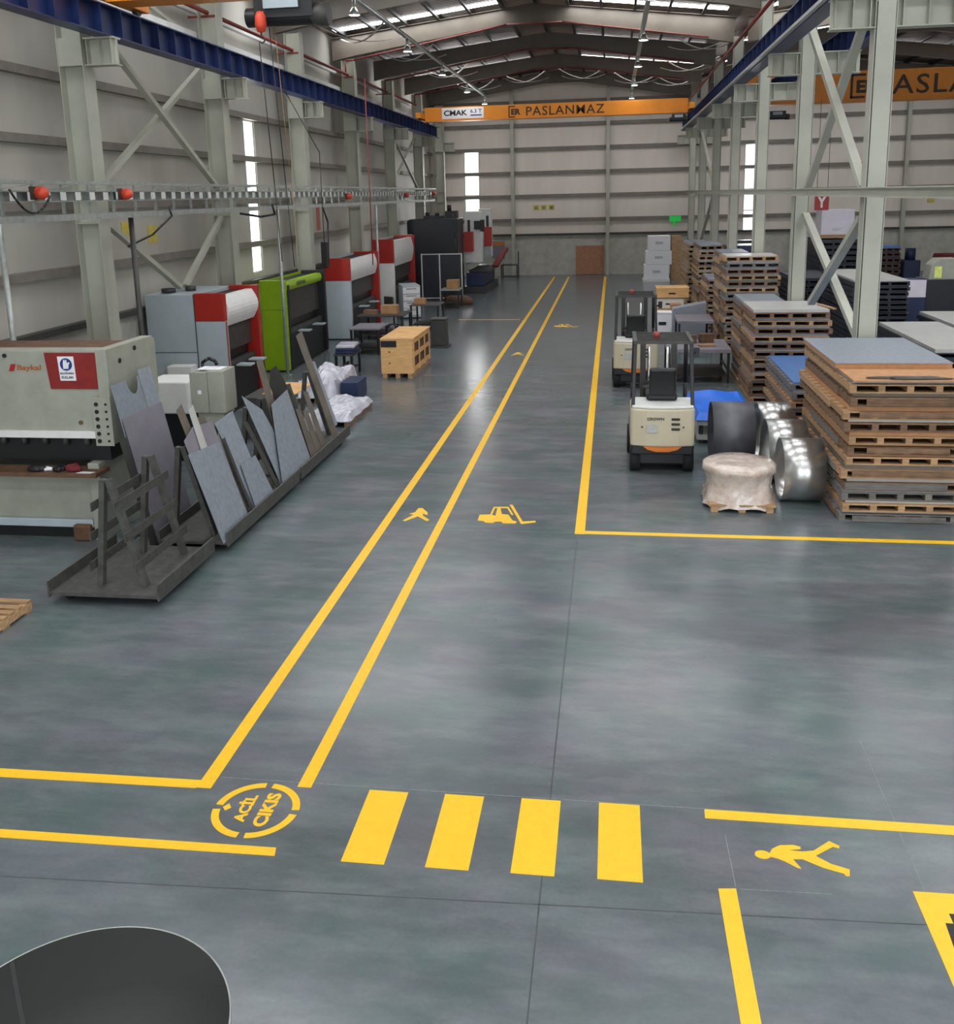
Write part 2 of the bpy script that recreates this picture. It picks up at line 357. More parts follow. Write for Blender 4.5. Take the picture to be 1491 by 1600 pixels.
# floor joints and chalk lines
M_joint = mat('dark_floor_joint', srgb(72, 76, 78), 0.6, nscale=8, namt=0.2)
M_chalk = mat('faint_chalk_line', srgb(136, 142, 144), 0.8, nscale=30, namt=0.2)
def fline(p, q, w, m, z=0.002):
    bm = BM(); p, q = Vector((*p, 0)), Vector((*q, 0)); d = (q - p).normalized(); n = Vector((-d.y, d.x, 0)) * w / 2
    A = [bm.verts.new(v + Vector((0, 0, zz))) for zz in (0.0003, z) for v in (p - n, p + n, q + n, q - n)]
    for f in ((0, 3, 2, 1), (4, 5, 6, 7), (0, 1, 5, 4), (1, 2, 6, 5), (2, 3, 7, 6), (3, 0, 4, 7)): bm.faces.new([A[i] for i in f])
    return bm
for p, q in (((-0.46, -5), (-0.46, 50)), ((-10, 5.2), (4.0, 5.82)), ((-9, 26.2), (4, 26.2)), ((-9, 19.6), (4, 19.6))): trim(fline(p, q, 0.009, M_joint, 0.0008), M_joint)
for p, q in (((2.15, 7.9), (2.13, 6.03)), ((0.86, 6.5), (0.87, 5.95)), ((-3.2, 6.78), (1.2, 6.80)), ((-3.2, 12.93), (-0.5, 12.93)), ((0.9, 5.93), (1.5, 5.95))):
    trim(fline(p, q, 0.005, M_chalk, 0.0012), M_chalk)

# ---------------------------------------------------------------- roof structure
FR = [17.4, 23.85, 30.3, 36.75, 43.2, 49.65, 56.3]
def rafter_poly(x0, xm, x1):
    top = lambda x: zdeck(x) - 0.2
    e = 0.03
    return [(x0, 9.75), (x0 + 0.9, 9.92), (xm - 1.0, 10.76), (xm + 1.0, 10.76), (x1 - 0.9, 9.92), (x1, 9.75), (x1, top(x1 - e)), (xm, top(xm)), (x0, top(x0 + e))]
places = {30.3: 'nearest of those in view', 36.75: 'second in view from the camera', 43.2: 'third in view from the camera', 49.65: 'fourth in view, near the far crane', 56.3: 'last one, against the end wall'}
for Y in FR:
    if Y < 17: continue
    for nave, (x0, xm, x1) in (('main nave', (-10.45, -2.84, 4.2)), ('right-hand nave', (4.66, 11.7, 19.4))):
        t = thing('roof_rafter', 'brown grey roof rafter over the %s, %s' % (nave, places.get(Y, 'frame at the %s column' % ('second' if Y > 20 else 'first'))), 'rafter', (0, Y, 0), group='roof rafters')
        pts = rafter_poly(x0, xm, x1)
        bm = BM(); prism(bm, pts, -0.01, 0.01, 'y'); obj('web', bm, M_raft, t)
        n = len(pts)
        for nm, idx in (('bottom_flange', (0, 1, 2, 3, 4, 5)), ('top_flange', (6, 7, 8))):
            bm = BM()
            for i, j in zip(idx[:-1], idx[1:]):
                a, b = pts[i], pts[j]; off = -0.012 if nm == 'bottom_flange' else 0.012
                prism(bm, [(a[0], a[1]), (b[0], b[1]), (b[0], b[1] + off), (a[0], a[1] + off)], -0.11, 0.11, 'y')
            obj(nm, bm, M_raft, t)
# purlins running the length of the hall, just under the deck
for xs in ([-9.9 + 1.18 * i for i in range(12)], [5.2 + 1.27 * i for i in range(12)]):
    for x in xs:
        z = zdeck(x); bm = BM()
        box(bm, x - 0.012, x + 0.012, YF + 0.1, YB - 0.1, z - 0.19, z - 0.02); box(bm, x - 0.05, x + 0.05, YF + 0.1, YB - 0.1, z - 0.19, z - 0.175); trim(bm, M_dgrey)
# daylit roof panels: bright transverse strips
for Y in (-6, 1, 7.6, 13.9, 20.5, 27.4, 36.0, 44.4, 50.9):
    for x0, x1 in ((-10.2, -4.1), (-1.6, 3.9), (5.0, 10.5), (12.9, 18.5)):
        if Y > 36 and Y < 37 and x0 == -1.6: continue
        bm = BM(); w = 0.9 if Y < 36 else 0.55
        prism(bm, [(x0, zdeck(x0) - 0.012), (x1, zdeck(x1) - 0.012), (x1, zdeck(x1) - 0.004), (x0, zdeck(x0) - 0.004)], Y, Y + w, 'y')
        tn += 1; struct('trim_%d' % tn, bm, M_skyl)
# lighting trunks with hanging high bay lamps
for x, pl in ((-6.9, 'left'), (0.95, 'right')):
    bm = BM(); bar(bm, (x, 20, 9.95), (x, 55, 9.95), 0.12, 0.06); box(bm, x - 0.08, x + 0.08, 20, 55, 9.99, 10.0)
    tr = tag(obj('lighting_trunk', bm, M_galv), '%s-hand galvanised lighting trunk running along under the roof' % pl, 'lighting trunk')
    for i, Y in enumerate((26.6, 33.5, 40.3, 47.2, 53.6)):
        t = thing('high_bay_lamp', 'small glowing high bay lamp under the %s lighting trunk, %s from the camera' % (pl, ordi(i + 1)), 'ceiling lamp', (x, Y, 9.5), group='high bay lamps')
        bm = BM(); tube(bm, (0, 0, 0.2), (0, 0, 0.41), 0.05, 10); obj('stem', bm, M_galv, t)
        bm = BM(); lathe(bm, [(0.06, 0.2), (0.17, 0.0), (0.16, 0.0), (0.05, 0.19)], (0, 0, 0), seg=16); obj('reflector', bm, M_galv, t)
        bm = BM(); lathe(bm, [(0.0005, 0.01), (0.13, 0.01), (0.10, 0.06), (0.0005, 0.06)], (0, 0, 0), seg=12, closed=False); obj('bulb', bm, M_lamp, t)
# added bowed cross straps, shaped to imitate bright glints under the roof
M_glint = mat('shiny_white_glint_strap', srgb(236, 232, 224), 0.25, 0.3)
for i, (x, Y) in enumerate(((-7.2, 52.5), (-4.6, 52.5), (-1.6, 52.5), (1.2, 52.5), (3.2, 52.0), (-7.6, 46.0), (3.3, 46.0), (-8.0, 39.6), (3.3, 39.4), (-8.6, 34.0))):
    t = thing('glint_strap', 'added bowed strap imitating roof glints, %s' % (['first', 'second', 'third', 'fourth', 'fifth'][i] + ' from the left in the far bay' if i < 5 else ('left' if x < 0 else 'right') + ' side, %s bay from the far end' % ('second', 'second', 'third', 'third', 'fourth')[i - 5]), 'glint strap', (x, Y, 0))
    zc_ = zdeck(x) - 0.95
    for k, sy in enumerate((-1, 1)):
        bm = BM(); P_ = [(u * 1.15, u * 1.5 * sy, zc_ + 0.34 * u * u + 0.012 * k) for u in [q / 5 - 1 for q in range(11)]]
        for a_, b_ in zip(P_[:-1], P_[1:]): bar(bm, a_, b_, 0.07, 0.02)
        obj('glint_arm', bm, M_glint, t)
# red sprinkler pipes
def pipe(pts, r, label, nm='sprinkler_pipe'):
    bm = BM(); path(bm, pts, r, 8); return tag(obj(nm, bm, M_redpipe), label, 'pipe')
pipe([(-9.9, 18, 9.25), (-9.9, 55, 9.25)], 0.055, 'red sprinkler main running high along the left wall')
pipe([(3.9, 18, 9.3), (3.9, 55, 9.3)], 0.055, 'red sprinkler main running high beside the right-hand columns')
for Y, w in ((36.5, 'on the second visible rafter'), (42.95, 'on the third visible rafter'), (49.4, 'behind the far crane')):
    pipe([(-9.9, Y, 9.31), (-9.9, Y, 9.72), (-9.55, Y, 9.74), (-3.84, Y, 10.7), (-1.84, Y, 10.7), (3.3, Y, 9.94)], 0.03, 'thin red sprinkler branch pipe crossing the roof %s' % w)
for Y, w in ((23.85, 'second'), (30.3, 'third'), (36.75, 'fourth'), (43.2, 'fifth')):
    bm = BM(); box(bm, -10.4, -9.7, Y - 0.03, Y + 0.03, 9.14, 9.19)
    tag(obj('pipe_bracket', bm, M_redpipe), 'red pipe bracket on the %s column from the camera, left wall' % w, 'bracket', 'red pipe brackets')

# ---------------------------------------------------------------- columns
CY = [17.4, 23.85, 30.3, 36.75, 43.2, 49.65, 56.0]
far = ['nearest', 'second', 'third', 'fourth', 'fifth', 'sixth', 'farthest']
def column(x0, x1, Y, side, i, corb):
    t = thing('steel_column', 'pale green grey steel column on the %s, %s from the camera' % (side, far[i]), 'column', (0, Y, 0), group='steel columns')
    bm = BM(); box(bm, x0 - 0.02, x1 + 0.02, -0.22, 0.22, 0.0, 0.025); obj('base_plate', bm, M_col, t)
    w = 0.15
    zt = 9.74 if side != 'right' else 9.95
    bm = BM(); box(bm, x0 + 0.015, x1 - 0.015, -0.008, 0.008, 0.025, zt); obj('web', bm, M_col, t)
    for xa, xb in ((x0, x0 + 0.015), (x1 - 0.015, x1)):
        bm = BM(); ww = 0.2 if side == 'left' else w; box(bm, xa, xb, -ww, ww, 0.025, zt); obj('flange', bm, M_col, t)
    bm = BM()
    for z in (4.35, 4.95, 7.2, 7.6):
        box(bm, x0 + 0.016, x1 - 0.016, -w + 0.01, -0.009, z, z + 0.015); box(bm, x0 + 0.016, x1 - 0.016, 0.009, w - 0.01, z, z + 0.015)
    obj('stiffener', bm, M_col, t)
    for a, b in corb:
        bm = BM(); box(bm, a, b, -0.14, 0.14, 7.66, 7.69); box(bm, a, b, -0.14, 0.14, 7.2, 7.22); box(bm, a, b, -0.01, 0.01, 7.22, 7.66)
        for k in range(3):
            xx = a + (b - a) * (0.1 + 0.4 * k); box(bm, xx - 0.008, xx + 0.008, -0.13, 0.13, 7.221, 7.659)
        obj('corbel', bm, M_col, t)
    return t
for i, Y in enumerate(CY):
    c = column(-10.08, -9.6, Y, 'left', i, [(-9.599, -9.0)])
    bm = BM(); box(bm, -10.1, -9.6, -0.185, -0.17, 7.2, 7.69); obj('gusset_plate', bm, M_col, c)
    c = column(4.18, 4.52, Y, 'right', i, [(3.5, 4.179), (4.521, 5.5)])
    # wide front cover seen on the boxed right-hand columns
    bm = BM(); box(bm, 4.21, 4.49, -0.17, -0.155, 0.03, 9.9); obj('cover_plate', bm, M_col, c)
# bracing
def brace(p, q, w, label, m=M_col):
    bm = BM(); bar(bm, p, q, w, w * 0.8); return tag(obj('diagonal_brace', bm, m), label, 'brace')
L_ = -9.85; Rr = 4.27
brace((L_, 17.62, 8.4), (L_, 23.62, 5.0), 0.13, 'pale diagonal brace falling from the nearest left column top')
brace((L_ - 0.14, 17.62, 4.83), (L_ - 0.14, 23.3, 7.85), 0.13, 'pale diagonal brace rising from the nearest left column, crossing the other')
brace((L_, 17.62, 4.5), (L_, 20.95, 2.8), 0.13, 'lower left half of the V brace above the grey and red machine')
brace((L_, 23.62, 4.3), (L_, 21.2, 2.8), 0.13, 'lower right half of the V brace above the grey and red machine')
brace((L_, 43.4, 7.6), (L_, 49.4, 5.0), 0.11, 'thin far cross brace on the left falling away from the fifth column')
brace((L_ - 0.14, 43.4, 5.0), (L_ - 0.14, 49.4, 7.6), 0.11, 'thin far cross brace on the left rising away from the fifth column')
brace((Rr, 17.7, 4.65), (Rr, 23.62, 8.43), 0.15, 'grey diagonal brace rising away from the nearest right column')
brace((Rr + 0.17, 23.62, 4.65), (Rr + 0.17, 17.65, 8.5), 0.15, 'grey diagonal brace rising toward the nearest right column top')
brace((Rr, 17.7, 4.15), (Rr, 21.65, 2.25), 0.15, 'lower grey diagonal brace falling away from the nearest right column')
brace((Rr + 0.17, 23.62, 4.07), (Rr + 0.17, 17.65, 1.8), 0.15, 'lower grey diagonal brace falling toward the nearest right column')
brace((Rr, 49.4, 7.4), (Rr, 43.5, 5.0), 0.12, 'far thin brace between the fifth and sixth right-hand columns, upper')
brace((Rr, 49.4, 2.0), (Rr, 43.5, 4.4), 0.12, 'far thin brace between the fifth and sixth right-hand columns, lower')
brace((L_ - 0.4, 23.55, 8.65), (L_ - 0.4, 17.7, 9.65), 0.1, 'pale upper diagonal brace above the blue crane beam at top left')
# tie beam along the right column row
bm = BM(); ibar(bm, (4.06, 6, 4.60), (4.06, 56, 4.60), 0.16, 0.16, 0.02)
tag(obj('tie_beam', bm, M_col), 'long pale horizontal tie beam along the right column row at mid height', 'tie beam')

# ---------------------------------------------------------------- crane runways and cranes
def runway(x, y0, y1, label, m=M_blue, side=1):
    t = thing('crane_runway', label, 'crane rail beam', (x, 0, 0))
    bm = BM(); box(bm, -0.16, 0.16, y0, y1, 7.691, 7.715); box(bm, -0.16, 0.16, y0, y1, 8.2, 8.225); box(bm, -0.01, 0.01, y0, y1, 7.715, 8.2); obj('beam', bm, m, t)
    y = max(y0 + 0.3, 11.0); bm = BM(); box(bm, -0.15, 0.15, 0, 0.015, 7.716, 8.199); st = obj('stiffener', bm, m, t); st.location.y = y; y += 0.75
    while y < y1 - 0.1:
        c = st.copy(); COL.objects.link(c); c.location.y = y; y += 0.75
    bm = BM(); box(bm, -0.035, 0.035, y0, y1, 8.226, 8.27); obj('rail', bm, M_dgrey, t)
    return t
t = runway(-9.2, 6.0, 51.4, 'blue ribbed crane runway beam along the left column row')
t = runway(3.66, 6.0, 52.5, 'dark blue crane runway beam left of the right-hand column row')
bm = BM(); box(bm, -0.25, -0.162, 6.0, 52.5, 7.72, 7.78); obj('conductor_rail', bm, M_galv, t)
t = runway(5.35, 6.0, 52.5, 'blue crane runway beam on the far side of the right-hand columns')
def girder(x0, x1, Y, z0, z1, label, w=0.45):
    t = thing('overhead_crane', label, 'overhead crane', (0, Y, 0))
    bm = BM(); box(bm, x0, x1, -w / 2, w / 2, z0, z1); obj('girder', bm, M_yel, t, 0.01)
    bm = BM(); box(bm, x0, x1, -w / 2 - 0.06, w / 2 + 0.06, z0 - 0.03, z0 - 0.001); obj('bottom_flange', bm, M_yel, t)
    for x in (x0 - 0.1, x1 + 0.1):
        bm = BM(); box(bm, x - 0.12, x + 0.12, -1.4, 1.4, 8.36, 8.62); obj('end_carriage', bm, M_yel, t, 0.01)
        for yy in (-1.1, 1.1):
            bm = BM(); tube(bm, (x - 0.05, yy, 8.38), (x + 0.05, yy, 8.38), 0.11, 16); obj('wheel', bm, M_dgrey, t)
    return t
def hoist(t, x, z, s=1.0, front=-0.35, suspended=False):
    h = BM(); box(h, x - 0.55 * s, x + 0.55 * s, front - 0.5 * s, front, z - 0.1, z + 0.32 * s); tube(h, (x - 0.75 * s, front - 0.3 * s, z - 0.05), (x + 0.5 * s, front - 0.3 * s, z - 0.05), 0.17 * s, 16)
    o = obj('hoist', h, M_black, t, 0.01)
    b = BM(); tube(b, (x + 0.5 * s, front - 0.3 * s, z - 0.05), (x + 0.8 * s, front - 0.3 * s, z - 0.05), 0.2 * s, 16); obj('motor', b, M_dgrey, o)
    b = BM(); box(b, x - 0.35 * s, x + 0.3 * s, front - 0.56 * s, front - 0.51 * s, z + 0.05 * s, z + 0.25 * s); obj('nameplate', b, M_lgrey, o)
# far crane
t = girder(-9.1, 3.45, 48.0, 8.29, 8.92, 'far orange overhead crane in front of the end wall, lettered on its girder')
ft = -0.226
for (s_, m_, x_, z_, w_, h_, b_) in (('PASLANMAZ', M_text, -4.15, 8.38, 3.72, 0.42, 0.008),):
    text('lettering', s_, m_, (x_, ft, z_), (1, 0, 0), (0, 0, 1), w_, h_, t, b_, 0.006, 1.1)
bm = BM(); box(bm, -8.25, -6.2, ft - 0.012, ft - 0.001, 8.36, 8.87); pl = obj('name_board', bm, M_paper, t)
text('lettering', 'CMAK', M_textb, (-8.15, ft - 0.012, 8.5), (1, 0, 0), (0, 0, 1), 1.15, 0.26, pl, 0.03, 0.004)
text('lettering', '6.3 T', M_signblue, (-6.85, ft - 0.012, 8.6), (1, 0, 0), (0, 0, 1), 0.55, 0.18, pl, 0.02, 0.004)
bm = BM(); box(bm, -6.85, -6.3, ft - 0.016, ft - 0.0125, 8.47, 8.53); obj('underline', bm, M_signblue, pl)
def er_logo(x, z, h, y, parent):
    bm = BM(); s = h; T = 0.1 * s
    box(bm, x, x + T, y - 0.008, y, z, z + s); box(bm, x, x + s * 0.6, y - 0.008, y, z + s - T, z + s); box(bm, x, x + s * 0.6, y - 0.008, y, z, z + T); l = obj('emblem', bm, M_text, parent)
    text('lettering', 'ER', M_text, (x + 0.24 * s, y, z + 0.22 * s), (1, 0, 0), (0, 0, 1), 0.85 * s, 0.52 * s, l, 0.05, 0.008)
er_logo(-5.0, 8.32, 0.54, ft, t)
hoist(t, 3.02, 8.0, 0.58)
# near crane just above the top of the view
t = girder(-9.1, 3.45, 17.6, 8.31, 9.0, 'near orange overhead crane at the very top of the view', 0.5)
hoist(t, -5.6, 7.86, 0.95); bm = BM(); box(bm, -5.75, -5.45, -0.7, -0.4, 8.17, 8.3); box(bm, -5.7, -5.5, -0.7, 0.0, 8.3, 8.31); obj('hoist_hanger', bm, M_black, t)
hk = thing('crane_hook', 'orange crane hook block hanging under the black hoist', 'crane hook', (-5.93, 16.55, 7.66))
bm = BM(); lathe(bm, [(0.0005, -0.17), (0.07, -0.15), (0.1, -0.04), (0.09, 0.1), (0.05, 0.17), (0.0005, 0.18)], (0, 0, 0), seg=16, closed=False); obj('block', bm, M_plug, hk)
bm = BM(); path(bm, [(0, 0, -0.16), (0, 0, -0.22), (0.05, 0, -0.26), (0.05, 0, -0.31), (0.0, 0, -0.34), (-0.05, 0, -0.3)], 0.014); obj('hook', bm, M_dgrey, hk)
bm = BM(); tube(bm, (-0.03, 0, 0.17), (-0.03, 0, 0.6), 0.008, 6); tube(bm, (0.03, 0, 0.17), (0.03, 0, 0.6), 0.008, 6); obj('chain', bm, M_dgrey, hk)
# pendant cables
def cable(pts, r, label, m=M_black, nm='hanging_cable', g=None):
    bm = BM(); path(bm, pts, r, 6); return tag(obj(nm, bm, m), label, 'cable', g)
cable([(-6.14, 17.0, 7.4), (-6.03, 17.0, 5.0), (-5.98, 17.0, 3.6)], 0.009, 'thin dark pendant cable hanging left of the others below the hoist')
cable([(-5.95, 17.0, 7.8), (-5.82, 17.0, 5.0), (-5.75, 17.0, 3.5)], 0.008, 'thin dark pendant cable hanging in the middle below the hoist')
cable([(-5.85, 17.0, 7.8), (-5.72, 17.0, 5.0), (-5.66, 17.0, 3.7)], 0.006, 'thin orange tinted pull cord hanging right of the pendant cables', M_card)
t = thing('pendant_control', 'black crane pendant control hanging beside the pale column', 'control box', (-8.2, 27.0, 0))
bm = BM(); box(bm, -0.1, 0.1, -0.06, 0.06, 2.75, 3.5); obj('case', bm, M_black, t, 0.02)
bm = BM(); path(bm, [(0, 0, 3.5), (0.0, 0, 6.0), (-0.9, 0, 7.68)], 0.012); obj('cord', bm, M_black, t)
cable([(-7.6, 30.2, 8.3), (-7.6, 30.2, 2.6)], 0.018, 'dark red riser hose hanging beside the third left column', M_redpipe)
# right nave crane
t = girder(5.56, 18.9, 44.4, 8.2, 9.42, 'orange overhead crane of the right-hand nave behind the columns', 0.6)
text('lettering', 'PASLANMAZ', M_text, (10.9, -0.301, 8.42), (1, 0, 0), (0, 0, 1), 7.6, 0.78, t, 0.008, 0.006, 1.1)
er_logo(9.85, 8.3, 1.0, -0.301, t)
hoist(t, 6.9, 7.7, 0.6)

# ---------------------------------------------------------------- busway ladder along the left wall
t = thing('cable_ladder', 'long galvanised cable ladder running along the left columns at mid height', 'cable ladder', (-8.95, 0, 0))
y0, y1 = 9.0, 48.2
bm = BM(); box(bm, -0.02, 0.02, y0, y1, 5.04, 5.09); box(bm, 0.2, 0.24, y0, y1, 5.04, 5.09); obj('top_rail', bm, M_galv, t)
bm = BM(); box(bm, -0.03, 0.09, y0, y1, 4.76, 4.78); box(bm, -0.03, 0.09, y0, y1, 4.92, 4.94); box(bm, -0.03, -0.02, y0, y1, 4.78, 4.92); obj('busbar_channel', bm, M_galv, t)
bm = BM(); box(bm, -0.04, 0.16, y0, y1, 4.46, 4.475); box(bm, -0.04, -0.03, y0, y1, 4.475, 4.56); box(bm, 0.15, 0.16, y0, y1, 4.475, 4.56); obj('bottom_tray', bm, M_galv, t)
y = y0 + 0.2; k = 0
while y < y1 - 0.3 and k < 98:
    bm = BM(); box(bm, 0.02, 0.2, y, y + 0.04, 5.05, 5.08) if k % 2 else box(bm, -0.02, 0.02, y, y + 0.05, 4.57, 5.04)
    obj('rung', bm, M_galv, t); y += 0.41; k += 1
bm = BM(); bar(bm, (0.0, 0, 4.95), (0.22, 0.65, 5.04), 0.05, 0.01); lc = obj('lacing_bar', bm, M_galv, t); lc.location.y = y0 + 0.3
bm = BM(); box(bm, 0.091, 0.1, 0, 0.16, 4.785, 4.915); cp = obj('tap_cover', bm, M_white, t); cp.location.y = y0 + 0.35
y = y0 + 1.6
while y < y1 - 1.4:
    c = lc.copy(); COL.objects.link(c); c.location.y = y; y += 1.3
for k in range(1, 84):
    c = cp.copy(); COL.objects.link(c); c.location.y = y0 + 0.35 + 0.45 * k
for i, (yy, zz) in enumerate(((14.1, 4.9), (16.8, 4.88), (32.0, 4.77), (41.4, 4.78), (47.9, 4.85))):
    p = thing('power_socket', 'orange red power plug on the cable ladder, %s from the camera' % ordi(i + 1), 'socket', (-8.84, yy, zz), group='plugs on the cable ladder')
    bm = BM(); lathe(bm, [(0.0005, 0.16), (0.07, 0.15), (0.1, 0.08), (0.1, -0.02), (0.06, -0.02), (0.0005, -0.02)], (0, 0, 0), 'x', 16, False); obj('plug', bm, M_plug, p)
    bm = BM(); box(bm, -0.02, 0.0, -0.2, 0.16, -0.1, 0.1); obj('socket_plate', bm, M_dgrey, p)
cable(sag((-8.72, 13.2, 4.95), (-8.7, 14.2, 4.85), 0.3), 0.018, 'black drooping cable under the first orange plug')
cable([(-8.72, 18.35, 4.6), (-8.7, 18.4, 4.45), (-8.9, 17.9, 4.1), (-9.2, 17.45, 3.9)], 0.02, 'black cable curving down from the ladder behind the V brace')
cable([(-8.72, 24.3, 4.6), (-8.7, 24.4, 4.35), (-8.9, 23.9, 4.3), (-9.2, 23.3, 4.4)], 0.03, 'black cable looping at the second left column')
cable([(-9.0, 29.6, 4.5), (-8.9, 29.8, 4.0), (-8.95, 29.8, 2.7)], 0.03, 'black cable dropping to the light grey machine')
def pole(x, y, z, r, label, m=M_galv):
    bm = BM(); tube(bm, (x, y, 0), (x, y, z), r, 10); box(bm, x - 0.1, x + 0.1, y - 0.1, y + 0.1, 0, 0.01); return tag(obj('support_post', bm, m), label, 'post', 'cable ladder posts')
pole(-9.33, 13.76, 4.45, 0.045, 'slim galvanised post holding the cable ladder at the far left')
pole(-8.93, 17.15, 4.45, 0.05, 'dark slim post holding the cable ladder beside the nearest left column', M_dgrey)
pole(-8.8, 24.9, 4.45, 0.045, 'slim galvanised post holding the cable ladder beside the tall window')
pole(-8.8, 35.8, 4.45, 0.045, 'slim galvanised post holding the cable ladder beside the red and white machine')

# ---------------------------------------------------------------- floor markings
def mark(bm, label, m=M_line, nm='painted_line', g=None): return tag(obj(nm, bm, m), label, 'floor marking', g)
def quad(x0, x1, y0, y1, h=0.003):
    bm = BM(); box(bm, x0, x1, y0, y1, 0.0004, h); return bm
def poly(bm, pts, h=0.003):
    A = [bm.verts.new((x, y, 0.0004)) for x, y in pts]; B = [bm.verts.new((x, y, h)) for x, y in pts]; n = len(pts)
    bm.faces.new(A[::-1]); bm.faces.new(B)
    for i in range(n): bm.faces.new((A[i], A[(i + 1) % n], B[(i + 1) % n], B[i]))
mark(fline((-3.29, 6.62), (-3.29, 55.9), 0.125, M_line, 0.003), 'left long yellow line of the walkway')
mark(fline((-2.465, 6.72), (-2.465, 55.8), 0.115, M_line, 0.003), 'second long yellow line, right edge of the walkway')
mark(fline((-0.43, 12.89), (-0.40, 55.5), 0.14, M_line, 0.003), 'third long yellow line beside the forklifts')
bm = BM(); poly(bm, [(-9.5, 6.49), (-3.353, 6.61), (-3.353, 6.72), (-9.5, 6.62)]); mark(bm, 'yellow line running left from the walkway corner')
bm = BM(); poly(bm, [(-9.5, 5.76), (-2.42, 5.885), (-2.44, 5.975), (-9.5, 5.86)]); mark(bm, 'yellow line across bottom left below the emergency exit circle')
bm = BM(); poly(bm, [(-0.358, 12.90), (9, 12.88), (9, 13.0), (-0.358, 13.02)]); mark(bm, 'yellow line running right in front of the pallets')
bm = BM(); poly(bm, [(0.73, 6.68), (8, 6.70), (8, 6.81), (0.735, 6.79)]); mark(bm, 'yellow line at right above the lying walking man')
bm = BM(); poly(bm, [(0.75, 5.915), (0.77, 4.0), (0.885, 4.0), (0.87, 5.93)]); mark(bm, 'short yellow line running down at bottom right')
bm = BM(); poly(bm, [(2.05, 4.6), (2.9, 4.6), (2.9, 6.06), (2.05, 6.04)]); mark(bm, 'solid yellow block cut by the right edge of the floor view', nm='painted_block')
bm = BM(); poly(bm, [(2.15, 5.5), (2.32, 5.5), (2.32, 5.85), (2.22, 5.85), (2.22, 5.76), (2.17, 5.76)], 0.0045)
for v in bm.verts: v.co.z = max(v.co.z, 0.0032)
tag(obj('painted_mark', bm, M_textb), 'black stencilled mark on the solid yellow block', 'floor marking')
for i, (a, b) in enumerate(((-1.92, -1.60), (-1.30, -0.985), (-0.685, -0.375), (-0.075, 0.24))):
    mark(quad(a, b, 5.885 + 0.01 * i, 6.745 + 0.013 * i), 'wide yellow crossing stripe, %s from the left' % ordi(i + 1), nm='crossing_stripe', g='crossing stripes')
mark(fline((-5.9, 36.6), (-3.5, 36.5), 0.12, M_line), 'faint yellow line across the floor near the far table')
# emergency exit circle
t = thing('exit_marking', 'yellow stencilled circle with emergency exit lettering at the crossing', 'floor marking', (-2.755, 6.395, 0))
for k in range(4):
    a0, a1 = R_(90 * k + 5), R_(90 * k + 85); n = 18; bm = BM()
    out = [(0.345 * math.cos(a0 + (a1 - a0) * i / n), 0.345 * math.sin(a0 + (a1 - a0) * i / n)) for i in range(n + 1)]
    inn = [(0.285 * math.cos(a1 - (a1 - a0) * i / n), 0.285 * math.sin(a1 - (a1 - a0) * i / n)) for i in range(n + 1)]
    poly(bm, out + inn); obj('ring_segment', bm, M_line, t)
text('lettering', 'AC\u0130L', M_line, (-0.04, -0.165, 0.0004), (0, 1, 0), (-1, 0, 0), 0.34, 0.125, t, 0.04, 0.003)
text('lettering', 'CIKIS', M_line, (0.145, -0.2, 0.0004), (0, 1, 0), (-1, 0, 0), 0.42, 0.115, t, 0.04, 0.003)
bm = BM(); poly(bm, [(-0.24, -0.04), (-0.205, 0.0), (-0.24, 0.05), (-0.275, 0.0)]); obj('arrow', bm, M_line, t)
MAN = [(1.151, 6.323), (1.179, 6.378), (1.239, 6.423), (1.335, 6.438), (1.386, 6.423), (1.381, 6.397), (1.284, 6.374), (1.389, 6.371), (1.472, 6.391), (1.602, 6.511), (1.665, 6.465), (1.659, 6.437), (1.616, 6.449), (1.474, 6.334), (1.563, 6.26), (1.68, 6.215), (1.665, 6.145), (1.639, 6.142), (1.632, 6.166), (1.502, 6.213), (1.374, 6.288), (1.308, 6.28), (1.349, 6.186), (1.324, 6.189), (1.25, 6.248), (1.202, 6.274), (1.152, 6.289)]
bm = BM(); poly(bm, MAN); poly(bm, [(1.102 + 0.056 * math.cos(i * math.pi / 10), 6.305 + 0.045 * math.sin(i * math.pi / 10)) for i in range(20)], 0.0034)
mark(bm, 'large yellow walking man symbol lying sideways at bottom right', nm='walking_man_symbol')
FL = [(-1.947, 13.348), (-1.951, 13.609), (-1.788, 13.634), (-1.708, 13.577), (-1.721, 13.951), (-1.675, 13.954), (-1.621, 13.666), (-1.519, 13.642), (-1.431, 13.387), (-1.361, 13.344), (-1.377, 13.258), (-1.558, 13.256), (-1.591, 13.326), (-1.677, 13.319), (-1.71, 13.256), (-1.823, 13.266), (-1.852, 13.33)]
FLG = [(-1.792, 13.634), (-1.783, 13.993), (-1.557, 14.009), (-1.441, 13.635), (-1.472, 13.633), (-1.568, 13.949), (-1.757, 13.935), (-1.763, 13.636)]
FLM = [(-1.551, 14.11), (-1.504, 14.114), (-1.277, 13.35), (-1.097, 13.395), (-1.082, 13.335), (-1.291, 13.241)]
M2 = [(-3.059, 13.262), (-3.021, 13.234), (-2.87, 13.464), (-2.694, 13.259), (-2.664, 13.317), (-2.796, 13.495), (-2.821, 13.621), (-2.771, 13.547), (-2.735, 13.55), (-2.761, 13.664), (-2.83, 13.776), (-2.872, 13.852), (-2.936, 13.848), (-2.95, 13.65), (-3.024, 13.573), (-2.948, 13.534)]
